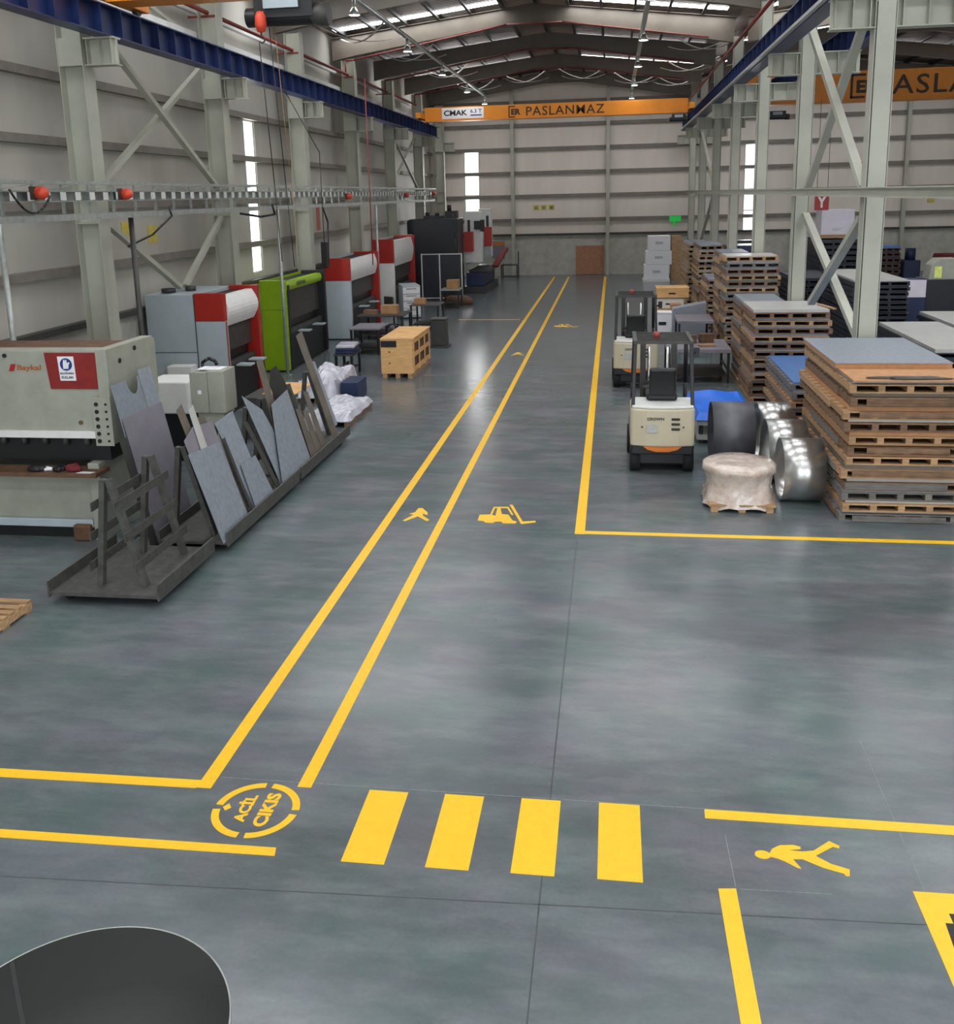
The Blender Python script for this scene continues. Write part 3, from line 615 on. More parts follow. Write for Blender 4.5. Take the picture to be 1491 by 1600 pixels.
for dx, dy, lb in ((0, 0, 'in the traffic aisle level with the line corner'), (-0.12, 21.1, 'small and far down the aisle')):
    bm = BM()
    for k, P_ in enumerate((FL, FLG, FLM)): poly(bm, [(x + dx, y + dy) for x, y in P_], 0.003 + 0.0003 * k)
    mark(bm, 'yellow forklift symbol painted %s' % lb, nm='forklift_symbol')
for dx, dy, lb in ((0, 0, 'inside the walkway beside the forklift symbol'), (0.07, 14.9, 'small and far down the walkway')):
    bm = BM(); poly(bm, [(x + dx, y + dy) for x, y in M2]); mark(bm, 'yellow walking man symbol painted %s' % lb, nm='walking_man_symbol')
# ================================================================= LEFT SIDE
# ---- guillotine shear in the left foreground
t = thing('guillotine_shear', 'large cream guillotine shear with a red panel, cut by the left edge', 'machine', (-7.0, 12.1, 0))
# local: x to the left is negative; front faces the camera (-y)
bm = BM(); prism(bm, [(-3.2, 1.52), (-0.02, 1.52), (-0.02, 2.74), (-3.2, 2.74)], 0.05, 0.35, 'y'); obj('upper_beam', bm, M_cream, t, 0.01)
bm = BM(); box(bm, -3.2, -0.02, 0.0, 0.05, 1.5, 1.6); obj('clamp_edge', bm, M_white, t, 0.005)
bm = BM(); prism(bm, [(0.0, 1.42), (0.9, 1.42), (1.45, 1.9), (1.45, 2.7), (1.35, 2.76), (0.0, 2.76)], -0.02, 0.14, 'x'); se = obj('side_plate', bm, M_cream, t, 0.008)
bm = BM(); box(bm, -0.13, 0.14, -0.012, -0.001, 1.40, 2.1); obj('bolt_flange', bm, M_cream, t)
for k in range(6):
    for x, r in ((-0.07, 0.03), (0.07, 0.018)):
        bm = BM(); tube(bm, (x, -0.022, 1.47 + 0.105 * k), (x, -0.0125, 1.47 + 0.105 * k), r, 14); obj('bolt', bm, M_black, t)
for y, z in ((0.35, 2.55), (0.8, 2.66)):
    bm = BM(); tube(bm, (0.141, y, z), (0.155, y, z), 0.035, 14); obj('lifting_hole', bm, M_black, se)
bm = BM(); box(bm, -3.2, -0.02, 0.35, 1.4, 2.62, 2.68); obj('top_tray', bm, M_brown, t)
bm = BM(); box(bm, -3.2, -0.02, 0.36, 1.3, 1.5, 2.6); obj('rear_housing', bm, M_dgrey, t)
bm = BM(); box(bm, -3.2, -0.02, 0.15, 1.25, 1.15, 1.49); obj('blade_gap', bm, M_black, t)
for k in range(9):
    bm = BM(); tube(bm, (-2.9 + 0.32 * k, 0.11, 1.38), (-2.9 + 0.32 * k, 0.11, 1.51), 0.045, 12); obj('hold_down', bm, M_dgrey, t)
bm = BM(); box(bm, -3.2, -0.05, -0.25, 0.14, 1.0, 1.06); obj('work_table', bm, M_brown, t, 0.005)
bm = BM(); prism(bm, [(-3.2, 0.28), (-0.32, 0.28), (-0.32, 0.99), (-3.2, 0.99)], 0.06, 1.2, 'y'); obj('lower_body', bm, M_cream, t, 0.01)
bm = BM(); prism(bm, [(0.0, 0.0), (1.3, 0.0), (1.3, 1.14), (0.0, 1.14)], -0.31, -0.14, 'x'); obj('side_frame', bm, M_cream, t, 0.01)
bm = BM(); box(bm, -3.2, -0.32, 0.0, 0.055, 0.18, 0.3); obj('foot_rail', bm, M_lgrey, t, 0.01)
bm = BM(); box(bm, -0.6, -0.33, -0.08, 0.05, 0.0, 0.24); obj('foot', bm, M_brown, t, 0.03)
bm = BM(); box(bm, -3.2, -0.62, 0.1, 1.1, 0.0, 0.17); obj('plinth', bm, M_black, t)
bm = BM(); prism(bm, [(-0.8, 2.71), (-0.02, 2.71), (-0.0, 2.2), (-0.75, 2.2)], 0.036, 0.049, 'y'); rp_ = obj('red_panel', bm, M_dred, t)
bm = BM(); prism(bm, [(-0.60, 2.66), (-0.36, 2.66), (-0.35, 2.32), (-0.585, 2.32)], 0.026, 0.035, 'y'); sg = obj('safety_sign', bm, M_paper, rp_)
bm = BM(); tube(bm, (-0.475, 0.0185, 2.55), (-0.475, 0.0255, 2.55), 0.088, 28); tube(bm, (-0.475, 0.0255, 2.55), (-0.475, 0.0257, 2.55), 0.08, 28); obj('safety_disc', bm, M_signblue, t)
bm = BM(); prism(bm, [(-0.515, 2.49), (-0.44, 2.49), (-0.435, 2.54), (-0.415, 2.57), (-0.43, 2.585), (-0.455, 2.565), (-0.46, 2.615), (-0.475, 2.615), (-0.482, 2.575), (-0.49, 2.62), (-0.505, 2.61), (-0.515, 2.56)], 0.012, 0.018, 'y'); obj('glove_symbol', bm, M_paper, t)
text('lettering', 'ELD\u0130VEN', M_textb, (-0.575, 0.0255, 2.41), (1, 0, 0), (0, 0, 1), 0.2, 0.035, t, 0.03, 0.003)
text('lettering', 'KULLAN', M_textb, (-0.56, 0.0255, 2.35), (1, 0, 0), (0, 0, 1), 0.17, 0.035, t, 0.03, 0.003)
M_logo = mat('orange_brown_logo', srgb(170, 96, 40), 0.5)
text('lettering', 'Baykal', M_logo, (-1.24, 0.049, 2.44), (1, 0.0, 0.0), (0.12, 0, 1), 0.36, 0.1, t, 0.03, 0.003)
bm = BM(); prism(bm, [(-1.36, 2.45), (-1.29, 2.45), (-1.25, 2.55), (-1.32, 2.55)], 0.04, 0.049, 'y'); obj('emblem', bm, M_red, t)
for x, z, m_ in ((-1.4, 2.67, M_black), (-0.36, 1.72, M_brown)):
    bm = BM(); tube(bm, (x, 0.03, z), (x, 0.049, z), 0.03, 12); obj('plug', bm, m_, t)
# clutter on the shear table
def lump(name, label, cat, c, r, m, seed=0, amp=0.25):
    rnd = random.Random(seed); bm = BM(); bmesh.ops.create_icosphere(bm, subdivisions=3, radius=1)
    for v in bm.verts:
        n = v.co.copy(); k = 1 + amp * math.sin(5 * n.x + seed) * math.cos(4 * n.y + 2 * seed) * 0.8 + rnd.uniform(-0.05, 0.05)
        v.co = Vector((n.x * r[0] * k, n.y * r[1] * k, max(n.z, -0.35) * r[2] * k)); 
    zmin = min(v.co.z for v in bm.verts)
    for v in bm.verts: v.co += Vector(c) - Vector((0, 0, zmin))
    for f in bm.faces: f.smooth = True
    return tag(obj(name, bm, m), label, cat)
lump('work_glove', 'crumpled dark work glove on the shear table, left of the white rag', 'glove', (-8.0, 11.95, 1.061), (0.13, 0.08, 0.06), M_black, 1)
lump('rag', 'crumpled white rag on the cream shear table', 'rag', (-7.86, 12.0, 1.061), (0.1, 0.05, 0.035), M_paper, 2)
lump('tool_bag', 'round black bag on the middle of the shear table', 'bag', (-7.66, 11.96, 1.061), (0.08, 0.07, 0.06), M_black, 3)
lump('cloth', 'dark red cloth on the right end of the shear table', 'cloth', (-7.46, 12.0, 1.061), (0.12, 0.08, 0.07), M_redtx, 4)
lump('work_glove', 'black work glove on the shear table, left of the white paper', 'glove', (-7.7, 12.12, 1.061), (0.1, 0.06, 0.045), M_black, 5)
bm = BM(); prism(bm, [(-7.36, 11.87), (-7.14, 11.86), (-7.1, 11.93), (-7.3, 11.95)], 1.0615, 1.066, 'z'); tag(obj('paper_sheet', bm, M_paper), 'bright white paper sheet lying on the shear table', 'paper')

# ---- press brakes
def press_brake(x0, x1, y0, y1, H, label, cab, top, ram, edge, split=0.45, topz=0.6, ram_z0=1.95, dark=M_black, cat='machine', name='press_brake', bow=0.12, strip=None):
    """end panel faces the camera, working side faces the aisle (+x)"""
    t = thing(name, label, cat, (x1, y0, 0)); D = x1 - x0; Lg = y1 - y0
    xs = -D * split
    bm = BM(); box(bm, -D, xs - 0.01, 0, Lg, 0.06, H - 0.02); obj('rear_cabinet', bm, cab, t, 0.015)
    bm = BM(); box(bm, xs, 0, 0, 0.16, 0.04, H - topz); obj('side_frame', bm, cab, t, 0.01)
    bm = BM(); box(bm, xs, 0, -0.01, 0.16, H - topz + 0.002, H); obj('top_panel', bm, top, t, 0.01)
    bm = BM(); box(bm, xs, 0.02, Lg - 0.14, Lg, 0.04, H); obj('side_frame', bm, edge, t, 0.01)
    bm = BM(); n = 8; hz = H - 0.08 - ram_z0
    pf = [(-0.1 + bow * math.sin(math.pi * i / n) * 0.9, ram_z0 + hz * i / n) for i in range(n + 1)]
    pts = [(-0.25, ram_z0)] + pf + [(-0.25, H - 0.08)]
    vsA = [bm.verts.new((u, 0.17, v)) for u, v in pts]; vsB = [bm.verts.new((u, Lg - 0.15, v)) for u, v in pts]
    bm.faces.new(vsA); bm.faces.new(vsB[::-1])
    for i in range(len(pts)): bm.faces.new((vsA[i], vsB[i], vsB[(i + 1) % len(pts)], vsA[(i + 1) % len(pts)]))
    obj('ram_cover', bm, ram, t)
    bm = BM(); box(bm, xs, -0.3, 0.17, Lg - 0.15, 0.1, H - 0.1); obj('back_gauge_housing', bm, dark, t)
    bm = BM(); box(bm, -0.28, -0.2, 0.17, Lg - 0.15, 1.35, ram_z0 - 0.005); obj('upper_tool', bm, M_dgrey, t)
    bm = BM(); box(bm, -0.28, -0.08, 0.17, Lg - 0.15, 0.05, 0.98); obj('lower_beam', bm, dark, t)
    bm = BM(); box(bm, -0.24, -0.12, 0.17, Lg - 0.15, 0.981, 1.12); obj('lower_die', bm, M_dgrey, t)
    for k, yy in enumerate((Lg * 0.3, Lg * 0.66)):
        bm = BM(); box(bm, -0.079, 0.26, yy, yy + 0.3, 0.98, 1.02); obj('support_arm', bm, M_lgrey, t)
    bm = BM(); box(bm, -D + 0.05, -0.02, 0.02, Lg - 0.02, 0, 0.04); obj('plinth', bm, M_black, t)
    return t
a = press_brake(-10.35, -8.5, 20.15, 22.3, 2.72, 'light grey press brake with red corner panel behind the leaning sheets', M_lgrey, M_red, M_white, M_red, split=0.37, topz=0.62, ram_z0=1.95, bow=0.16)
bm = BM(); box(bm, -1.84, -0.69, -0.012, -0.001, 1.4, 1.41); box(bm, -0.70, -0.69, -0.012, -0.001, 0.5, 2.7); obj('panel_seam', bm, M_dgrey, a)
bm = BM(); box(bm, -1.3, -0.72, -0.35, -0.02, 0.6, 1.15); obj('control_cabinet', bm, M_white, a, 0.02)
bm = BM(); box(bm, 0.02, 0.035, 0.0, 0.03, 0.1, 2.1); obj('edge_strip', bm, M_red, a)
bm = BM(); tube(bm, (-1.5, 0.5, 2.71), (-1.5, 0.5, 2.8), 0.16, 14); tube(bm, (-1.15, 0.9, 2.71), (-1.15, 0.9, 2.82), 0.12, 14); obj('vent_cap', bm, M_dgrey, a)
g = press_brake(-9.62, -8.9, 25.35, 29.15, 2.55, 'lime green press brake with black working side', M_lime, M_lime, M_lime, M_black, split=0.99, topz=0.82, ram_z0=2.22, bow=0.05)
bm = BM(); box(bm, 0.021, 0.04, 0.15, 0.3, 0.04, 2.4); obj('edge_strip', bm, M_black, g)
text('lettering', 'SAFAN', M_dgrey, (0.052 - 0.1, 1.2, 2.3), (0, 1, 0), (0, 0, 1), 0.8, 0.12, g, 0.02, 0.003)
c4 = press_brake(-9.6, -8.7, 31.35, 35.4, 2.75, 'blue grey press brake with a square red top corner, third machine along the wall', M_lgrey, M_red, M_white, M_red, split=0.99, topz=0.75, ram_z0=1.95, bow=0.1)
c5 = press_brake(-9.6, -8.7, 38.0, 42.2, 3.06, 'red and white press brake left of the black cabinet', M_white, M_red, M_white, M_red, split=0.99, topz=0.95, ram_z0=1.95, bow=0.1)
# black cabinet
t = thing('black_enclosure', 'tall black machine enclosure near the end wall with hoses on top', 'cabinet', (-8.2, 44.3, 0))
bm = BM(); prism(bm, [(-1.25, 3.0), (-1.25, 3.6), (-1.1, 3.68), (1.12, 3.68), (1.12, 0.02), (-1.0, 0.02), (-1.0, 3.0)], 0, 1.8, 'y'); obj('body', bm, M_black2, t, 0.03)
bm = BM(); box(bm, 0.95, 1.1, -0.03, -0.001, 0.3, 3.5); obj('corner_post', bm, M_black, t)
for k in range(5):
    bm = BM(); box(bm, 0.0, 0.6, -0.02, -0.002, 2.0 + 0.28 * k, 2.06 + 0.28 * k); obj('louvre', bm, M_black, t)
for x, y, w_, h_ in ((0.75, 0.5, 0.28, 0.55), (0.2, 0.3, 0.2, 0.2), (-0.3, 0.5, 0.25, 0.22)):
    bm = BM(); box(bm, x - w_, x + w_, y, y + 0.5, 3.685, 3.69 + h_ * 0.6); tube(bm, (x - 0.1, y + 0.2, 3.68 + h_ * 0.6), (x - 0.1, y + 0.2, 3.75 + h_), 0.1, 12); obj('motor', bm, M_black, t)
bm = BM(); path(bm, [(0.9, 0.1, 3.9), (0.95, 0.0, 3.5), (1.0, -0.05, 2.8), (1.05, -0.05, 2.2)], 0.03); obj('hose', bm, M_dgrey, t)
bm = BM(); box(bm, -0.99, 1.1, -0.25, -0.002, 0.0, 0.1); obj('plinth', bm, M_black, t)
# big white press behind it
t = thing('large_press', 'large white press with two hanging red boxes right of the black enclosure', 'machine', (-6.25, 46.6, 0))
bm = BM(); box(bm, -0.85, -0.05, 0, 0.6, 1.5, 3.95); obj('column', bm, M_white, t, 0.02)
bm = BM(); box(bm, -0.75, -0.1, 4.4, 5.0, 1.5, 4.0); obj('column', bm, M_white, t, 0.02)
bm = BM(); prism(bm, [(-0.9, 1.35), (-0.15, 1.6), (-0.1, 2.9), (-0.9, 2.9)], 0.62, 4.38, 'y'); obj('ram', bm, M_lgrey, t, 0.02)
bm = BM(); box(bm, -0.85, 0.0, 0.2, 4.8, 0.35, 1.0); obj('bed', bm, M_navy, t, 0.02)
bm = BM(); box(bm, -0.75, 0.3, 0.4, 4.6, 1.01, 1.12); obj('table', bm, M_dgrey, t, 0.01)
bm = BM(); box(bm, -0.95, 0.15, 0.0, 5.2, 0.0, 0.34); obj('base', bm, M_dgrey, t, 0.02)
for x, y, z in ((-0.6, -0.37, 2.05), (0.05, 1.6, 2.2)):
    bm = BM(); box(bm, x - 0.25, x + 0.2, y, y + 0.35, z, z + 0.95); rb = obj('red_box', bm, M_red, t, 0.03)
    bm = BM(); box(bm, x - 0.06, x + 0.06, y + 0.1, y + 0.2, z + 0.951, z + 1.5); obj('hanger', bm, M_black, rb)
bm = BM(); box(bm, -0.35, -0.05, -0.2, -0.01, 3.1, 3.5); obj('display', bm, M_black, t, 0.02)
bm = BM(); box(bm, -0.05, 0.15, -0.2, -0.1, 3.0, 3.55); obj('display_arm', bm, M_black, t)
bm = BM(); bar(bm, (0.3, 2.5, 1.12), (0.6, 4.8, 1.9), 0.3, 0.12); obj('back_gauge', bm, M_redtx, t)
# wire mesh fence panel
t = thing('mesh_screen', 'white framed mesh safety screen in front of the black enclosure', 'screen', (-7.7, 43.5, 0))
for x in (-0.95, -0.12, 0.9):
    bm = BM(); box(bm, x - 0.025, x + 0.025, -0.02, 0.02, 0.0, 2.15); obj('post', bm, M_white, t)
for z in (0.12, 2.12):
    bm = BM(); box(bm, -0.925, 0.875, -0.019, 0.019, z - 0.02, z + 0.02); obj('rail', bm, M_white, t)
bm = BM(); box(bm, -0.9, -0.15, -0.004, 0.004, 0.16, 2.08); obj('mesh_panel', bm, M_mesh, t)
bm = BM(); box(bm, -0.09, 0.87, -0.004, 0.004, 0.16, 2.08); obj('mesh_panel', bm, M_mesh, t)
def table(x0, x1, y0, y1, h, label, top=M_dgrey, leg=M_black, shelf=True, name='work_table', th=0.05):
    t = thing(name, label, 'table', ((x0 + x1) / 2, (y0 + y1) / 2, 0)); a, b = (x1 - x0) / 2, (y1 - y0) / 2
    bm = BM(); box(bm, -a, a, -b, b, h - th, h); obj('table_top', bm, top, t, 0.005)
    for sx in (-1, 1):
        for sy in (-1, 1):
            bm = BM(); box(bm, sx * (a - 0.06) - 0.03, sx * (a - 0.06) + 0.03, sy * (b - 0.06) - 0.03, sy * (b - 0.06) + 0.03, 0, h - th - 0.001); obj('leg', bm, leg, t)
    if shelf:
        bm = BM(); box(bm, -a + 0.095, a - 0.095, -b + 0.095, b - 0.095, 0.18, 0.22); obj('shelf', bm, leg, t)
    return t
def carton(x, y, z, sx, sy, sz, label, m=M_card, rz=0.0, name='cardboard_box', g=None, cat='box'):
    bm = BM(); box(bm, -sx / 2, sx / 2, -sy / 2, sy / 2, 0, sz); o = obj(name, bm, m, None, 0.004); o.location = (x, y, z); o.rotation_euler = (0, 0, rz); return tag(o, label, cat, g)
table(-7.25, -6.4, 40.2, 41.2, 0.82, 'small dark work table in front of the mesh screen', M_galv)
carton(-6.75, 40.7, 0.821, 0.5, 0.5, 0.38, 'brown cardboard box on the small table before the mesh screen')
lump('steel_coil', 'rusty brown bundle lying under and beside the small table', 'bundle', (-6.75, 41.9, 0.0), (0.7, 0.35, 0.3), M_brown, 8, 0.1)
table(-7.95, -7.0, 28.2, 29.5, 0.82, 'dark work table with grey top between crate and green machine', M_sheetp)
table(-8.5, -6.9, 31.2, 32.6, 0.84, 'long cluttered dark work table beside the blue grey press brake', M_dgrey)
table(-7.2, -6.1, 33.6, 34.8, 0.9, 'open tubular steel stand behind the cluttered tables', M_dgrey, th=0.03)
carton(-7.5, 31.9, 0.841, 0.55, 0.45, 0.28, 'brown cardboard box on the long cluttered table')
carton(-8.1, 31.7, 0.841, 0.5, 0.3, 0.14, 'low pale carton on the long cluttered table', M_wood2)
carton(-6.9, 34.2, 0.901, 0.4, 0.35, 0.2, 'small brown box on the tubular stand', M_card)
t = thing('tool_cabinet', 'grey striped drawer cabinet beside the red and white press brake', 'cabinet', (-7.95, 37.4, 0), 0.35)
bm = BM(); box(bm, -0.35, 0.35, -0.4, 0.9, 0.05, 1.3); obj('body', bm, M_lgrey, t, 0.01)
for k in range(4):
    bm = BM(); box(bm, -0.33, 0.33, -0.42, -0.401, 0.15 + 0.28 * k, 0.38 + 0.28 * k); d = obj('drawer', bm, M_white, t)
    bm = BM(); box(bm, -0.2, 0.2, -0.44, -0.421, 0.33 + 0.28 * k, 0.35 + 0.28 * k); obj('handle', bm, M_black, d)
t = thing('swivel_chair', 'dark office chair seen from behind beside the tool cabinet', 'chair', (-8.0, 34.6, 0), 2.6)
bm = BM(); box(bm, -0.24, 0.24, -0.24, 0.22, 0.48, 0.56); obj('seat', bm, M_dgrey, t, 0.03)
bm = BM(); box(bm, -0.23, 0.23, 0.2, 0.27, 0.62, 1.15); obj('backrest', bm, M_dgrey, t, 0.03)
bm = BM(); tube(bm, (0, 0, 0.1), (0, 0, 0.48), 0.03, 10); obj('gas_lift', bm, M_black, t)
for k in range(5):
    a_ = k * 2 * math.pi / 5; bm = BM(); bar(bm, (0, 0, 0.12), (0.28 * math.cos(a_), 0.28 * math.sin(a_), 0.06), 0.04, 0.03); tube(bm, (0.28 * math.cos(a_), 0.28 * math.sin(a_) - 0.02, 0.03), (0.28 * math.cos(a_), 0.28 * math.sin(a_) + 0.02, 0.03), 0.03, 8); obj('leg', bm, M_black, t)
bm = BM(); bar(bm, (0.1, 0.24, 0.5), (0.1, 0.26, 0.7), 0.04, 0.02); obj('back_support', bm, M_black, t)
t = thing('grey_bin', 'dark grey upright container right of the wooden crate', 'bin', (-5.45, 29.9, 0))
bm = BM(); prism(bm, [(-0.24, 0.06), (0.26, 0.06), (0.24, 0.88), (-0.22, 0.88)], -0.25, 0.25, 'y'); obj('body', bm, M_dgrey, t, 0.02)
bm = BM(); box(bm, -0.28, 0.32, -0.32, 0.3, 0.0, 0.055); obj('base', bm, M_dgrey, t, 0.01)
bm = BM(); box(bm, -0.25, 0.27, -0.28, 0.28, 0.885, 0.92); obj('lid', bm, M_dgrey, t, 0.01)
# crate
t = thing('wooden_crate', 'fresh plywood crate with battened open side standing near the walkway', 'crate', (-5.63, 24.5, 0))
a, L1, h = 0.43, 2.4, 1.03
bm = BM(); box(bm, -a, a, 0, 0.02, 0.12, h); fp = obj('front_panel', bm, M_ply, t)
for z in (0.4, 0.7):
    bm = BM(); tube(bm, (-0.2, -0.01, z), (-0.2, -0.001, z), 0.025, 10); obj('knot', bm, M_brown, fp)
bm = BM(); box(bm, -a, a, L1 - 0.02, L1, 0.12, h); obj('rear_panel', bm, M_ply, t)
bm = BM(); box(bm, -a, -a + 0.02, 0.021, L1 - 0.021, 0.12, h); obj('side_panel', bm, M_ply, t)
bm = BM(); box(bm, a - 0.05, a - 0.035, 0.021, L1 - 0.021, 0.12, h); obj('inner_panel', bm, M_brown, t)
for z in (0.2, 0.58, 0.95):
    bm = BM(); box(bm, a - 0.034, a, 0.021, L1 - 0.021, z - 0.05, z + 0.06); obj('batten', bm, M_ply, t)
for y in (0.1, 0.85, 1.6, 2.3):
    bm = BM(); box(bm, a + 0.0005, a + 0.02, y - 0.05, y + 0.05, 0.13, h); obj('batten', bm, M_ply, t)
bm = BM(); box(bm, -a - 0.01, a + 0.03, -0.01, L1 + 0.01, h + 0.001, h + 0.03); obj('lid', bm, M_ply, t)
for x in (-0.35, 0, 0.33):
    bm = BM(); box(bm, x - 0.05, x + 0.07, 0.0, L1, 0.0, 0.119); obj('skid', bm, M_wood, t)
bm = BM(); box(bm, -a + 0.01, 0.0, -0.012, -0.001, h - 0.2, h - 0.03); obj('stencil_panel', bm, M_textb, t)
# trolley with dark packs
t = table(-7.4, -6.85, 24.6, 25.5, 0.62, 'small dark trolley loaded with blue wrapped packs', M_dgrey, name='trolley')
lump('scrap_bundle', 'shiny tangled scrap on the lower shelf of the small trolley', 'scrap', (-7.12, 25.05, 0.22), (0.1, 0.18, 0.1), M_steel, 11, 0.15)
for k in range(3):
    bm = BM(); box(bm, -0.24, 0.26, -0.35, 0.4, 0, 0.075); o = obj('wrapped_pack', bm, M_navy if k != 2 else M_film, None, 0.02); o.location = (-7.12, 25.0, 0.621 + 0.078 * k); o.rotation_euler = (0, 0, 0.05 * k)
    tag(o, '%s wrapped pack on the small trolley, %s' % ('white' if k == 2 else 'navy blue', ('lowest', 'middle', 'topmost')[k]), 'pack')
# film wrapped packs beyond the racks
def draped(name, label, x0, x1, y0, y1, h, m, seed, base=M_wood2, basez=0.12):
    rnd = random.Random(seed); t = thing(name, label, 'wrapped pack', ((x0 + x1) / 2, (y0 + y1) / 2, 0)); a, b = (x1 - x0) / 2, (y1 - y0) / 2
    for xx in (-a + 0.08, 0, a - 0.08):
        bm = BM(); box(bm, xx - 0.05, xx + 0.05, -b + 0.02, b - 0.02, 0, basez - 0.001); obj('skid', bm, base, t)
    bm = BM(); n = 18; g = []
    for j in range(n + 1):
        row = []
        for i in range(n + 1):
            u, v = -1 + 2 * i / n, -1 + 2 * j / n
            e = max(abs(u), abs(v)); z = h * (1 - 0.35 * e ** 4) + h * 0.13 * math.sin(4 * u + seed) * math.cos(3.4 * v + seed) + rnd.uniform(-0.02, 0.02) * h * 3
            if e > 0.96: z = basez + 0.02
            row.append(bm.verts.new((u * a * (1 - 0.03 * math.sin(9 * v)), v * b * (1 - 0.03 * math.sin(8 * u)), max(z, basez + 0.01))))
        g.append(row)
    for j in range(n):
        for i in range(n): f = bm.faces.new((g[j][i], g[j][i + 1], g[j + 1][i + 1], g[j + 1][i])); f.smooth = False
    low = [bm.verts.new((v.co.x, v.co.y, basez)) for v in (g[0] + [r[-1] for r in g[1:]] + g[-1][-2::-1] + [r[0] for r in g[-2:0:-1]])]
    ring = g[0] + [r[-1] for r in g[1:]] + g[-1][-2::-1] + [r[0] for r in g[-2:0:-1]]
    for i in range(len(ring)): bm.faces.new((ring[i], low[i], low[(i + 1) % len(low)], ring[(i + 1) % len(ring)]))
    bm.faces.new(low)
    o = obj('film_wrapping', bm, m, t); return t
p1 = draped('wrapped_sheet_pack', 'low pack wrapped in white film on a skid behind the last rack', -6.35, -5.42, 18.95, 21.0, 0.34, M_film, 3)
lump('film_roll', 'crumpled ball of white film at the near end of the low wrapped pack', 'plastic film', (-5.98, 18.6, 0.0), (0.3, 0.2, 0.3), M_film, 21, 0.35)
p2 = draped('wrapped_sheet_pack', 'larger mound covered in greyish white film behind the racks', -7.35, -6.42, 21.3, 23.5, 0.62, M_film, 7)
bm = BM(); box(bm, -6.4, -5.98, 21.75, 22.6, 0, 0.42); tag(obj('grey_box', bm, M_navy, None, 0.02), 'dark blue grey box beside the larger film covered mound', 'box')

# ---- A-frame rack trolleys
def rack(y0, y1, label, slats=True, x0=-6.68, x1=-5.28, nfr=2, ax=-5.93, hz=1.42):
    t = thing('sheet_rack_trolley', label, 'rack', ((x0 + x1) / 2, y0, 0)); cx = (x0 + x1) / 2; a = (x1 - x0) / 2; Lg = y1 - y0; s = ax - cx
    bm = BM(); box(bm, -a + 0.013, a - 0.013, 0, Lg, 0.12, 0.16); obj('platform', bm, M_rack, t)
    for sx in (-1, 1):
        bm = BM(); box(bm, sx * a - 0.012, sx * a + 0.012, -0.01, Lg + 0.01, 0.1, 0.3); obj('side_rail', bm, M_rack, t)
    for sx in (-1, 1):
        for yy in (0.2, Lg - 0.25):
            bm = BM(); tube(bm, (sx * (a - 0.15) - 0.03, yy, 0.06), (sx * (a - 0.15) + 0.03, yy, 0.06), 0.06, 16); obj('castor', bm, M_rubber, t)
    ys = [0.28 + (Lg - 0.55) * k / (nfr - 1) for k in range(nfr)]
    for yy in ys:
        for sx, foot in ((-1, s - 0.2), (1, s + 0.38)):
            bm = BM(); bar(bm, (foot, yy, 0.161), (s + sx * 0.035, yy, hz), 0.07, 0.085, up=(0, 1, 0)); obj('upright', bm, M_rack, t)
    if slats:
        for k, f in enumerate((0.22, 0.5, 0.78)):
            for sx, foot in ((-1, s - 0.2), (1, s + 0.38)):
                z = 0.161 + (hz - 0.161) * f; x = foot + (s + sx * 0.035 - foot) * f + sx * 0.055
                bm = BM(); box(bm, x - 0.006, x + 0.006, 0.1, Lg - 0.1, z - 0.055, z + 0.055); obj('slat', bm, M_rack, t)
    return t
r1 = rack(9.93, 11.55, 'empty dark A-frame sheet rack on castors in the left foreground', hz=1.5, ax=-5.95)
r2 = rack(11.75, 14.8, 'first loaded A-frame rack behind the empty one', x0=-6.15, x1=-5.16, ax=-5.85, nfr=3, slats=False)
r3 = rack(14.95, 18.0, 'second loaded A-frame rack, farther from the camera', x0=-6.25, x1=-5.16, ax=-5.88, nfr=3, slats=False)
LEAN = math.atan(0.3)
def leaning(label, off, pts, m, th=0.006, k=0.3, x0=-5.19, nm='steel_sheet'):
    """sheet outline in (Y, distance up the slope); plane leans away from the aisle"""
    c, s_ = math.cos(math.atan(k)), math.sin(math.atan(k)); bm = BM()
    def P(y, q, d): return Vector((x0 - off - q * s_ - d * c, y, 0.2 - (0 if q >= 0 else 0) + q * c - d * s_))
    pts = [(y, max(q, -0.03)) for y, q in pts]
    A = [bm.verts.new(P(y, q, 0)) for y, q in pts]; B = [bm.verts.new(P(y, q, th)) for y, q in pts]; n = len(pts)
    bm.faces.new(A); bm.faces.new(B[::-1])
    for i in range(n): bm.faces.new((A[i], B[i], B[(i + 1) % n], A[(i + 1) % n]))
    return tag(obj(nm, bm, m), label, 'metal sheet')
leaning('large speckled grey sheet leaning at the near end of the first loaded rack', 0.0, [(11.62, 1.28), (12.58, 1.2), (12.62, -0.03), (11.66, -0.03)], M_sheet)
leaning('darker grey sheet with notched top behind the large near one', 0.03, [(11.7, 1.45), (12.05, 1.56), (12.66, 1.5), (12.7, 0.0), (11.75, 0.0)], M_sheetp)
leaning('narrow white strip leaning above the large near sheet', 0.012, [(12.09, 1.8), (12.26, 1.84), (12.22, 1.18), (12.02, 1.18)], M_sheetw, nm='sheet_strip')
leaning('tall brown plate at the near end of the first loaded rack', 0.06, [(11.85, 1.85), (12.05, 1.9), (12.1, 0.0), (11.9, 0.0)], M_brownst)
leaning('dark steel plate behind the white strip', 0.09, [(12.3, 1.62), (12.6, 1.6), (12.9, 0.0), (12.5, 0.0)], M_brownst)
leaning('grey sheet with stepped top, second group on the first rack', 0.03, [(12.72, 1.45), (13.4, 1.48), (13.45, 0.74), (13.74, 0), (12.98, 0)], M_sheet)
leaning('small grey offcut in front of the stepped sheet', 0.0, [(12.98, 0.73), (13.56, 0.72), (13.74, -0.03), (12.95, -0.03)], M_sheet)
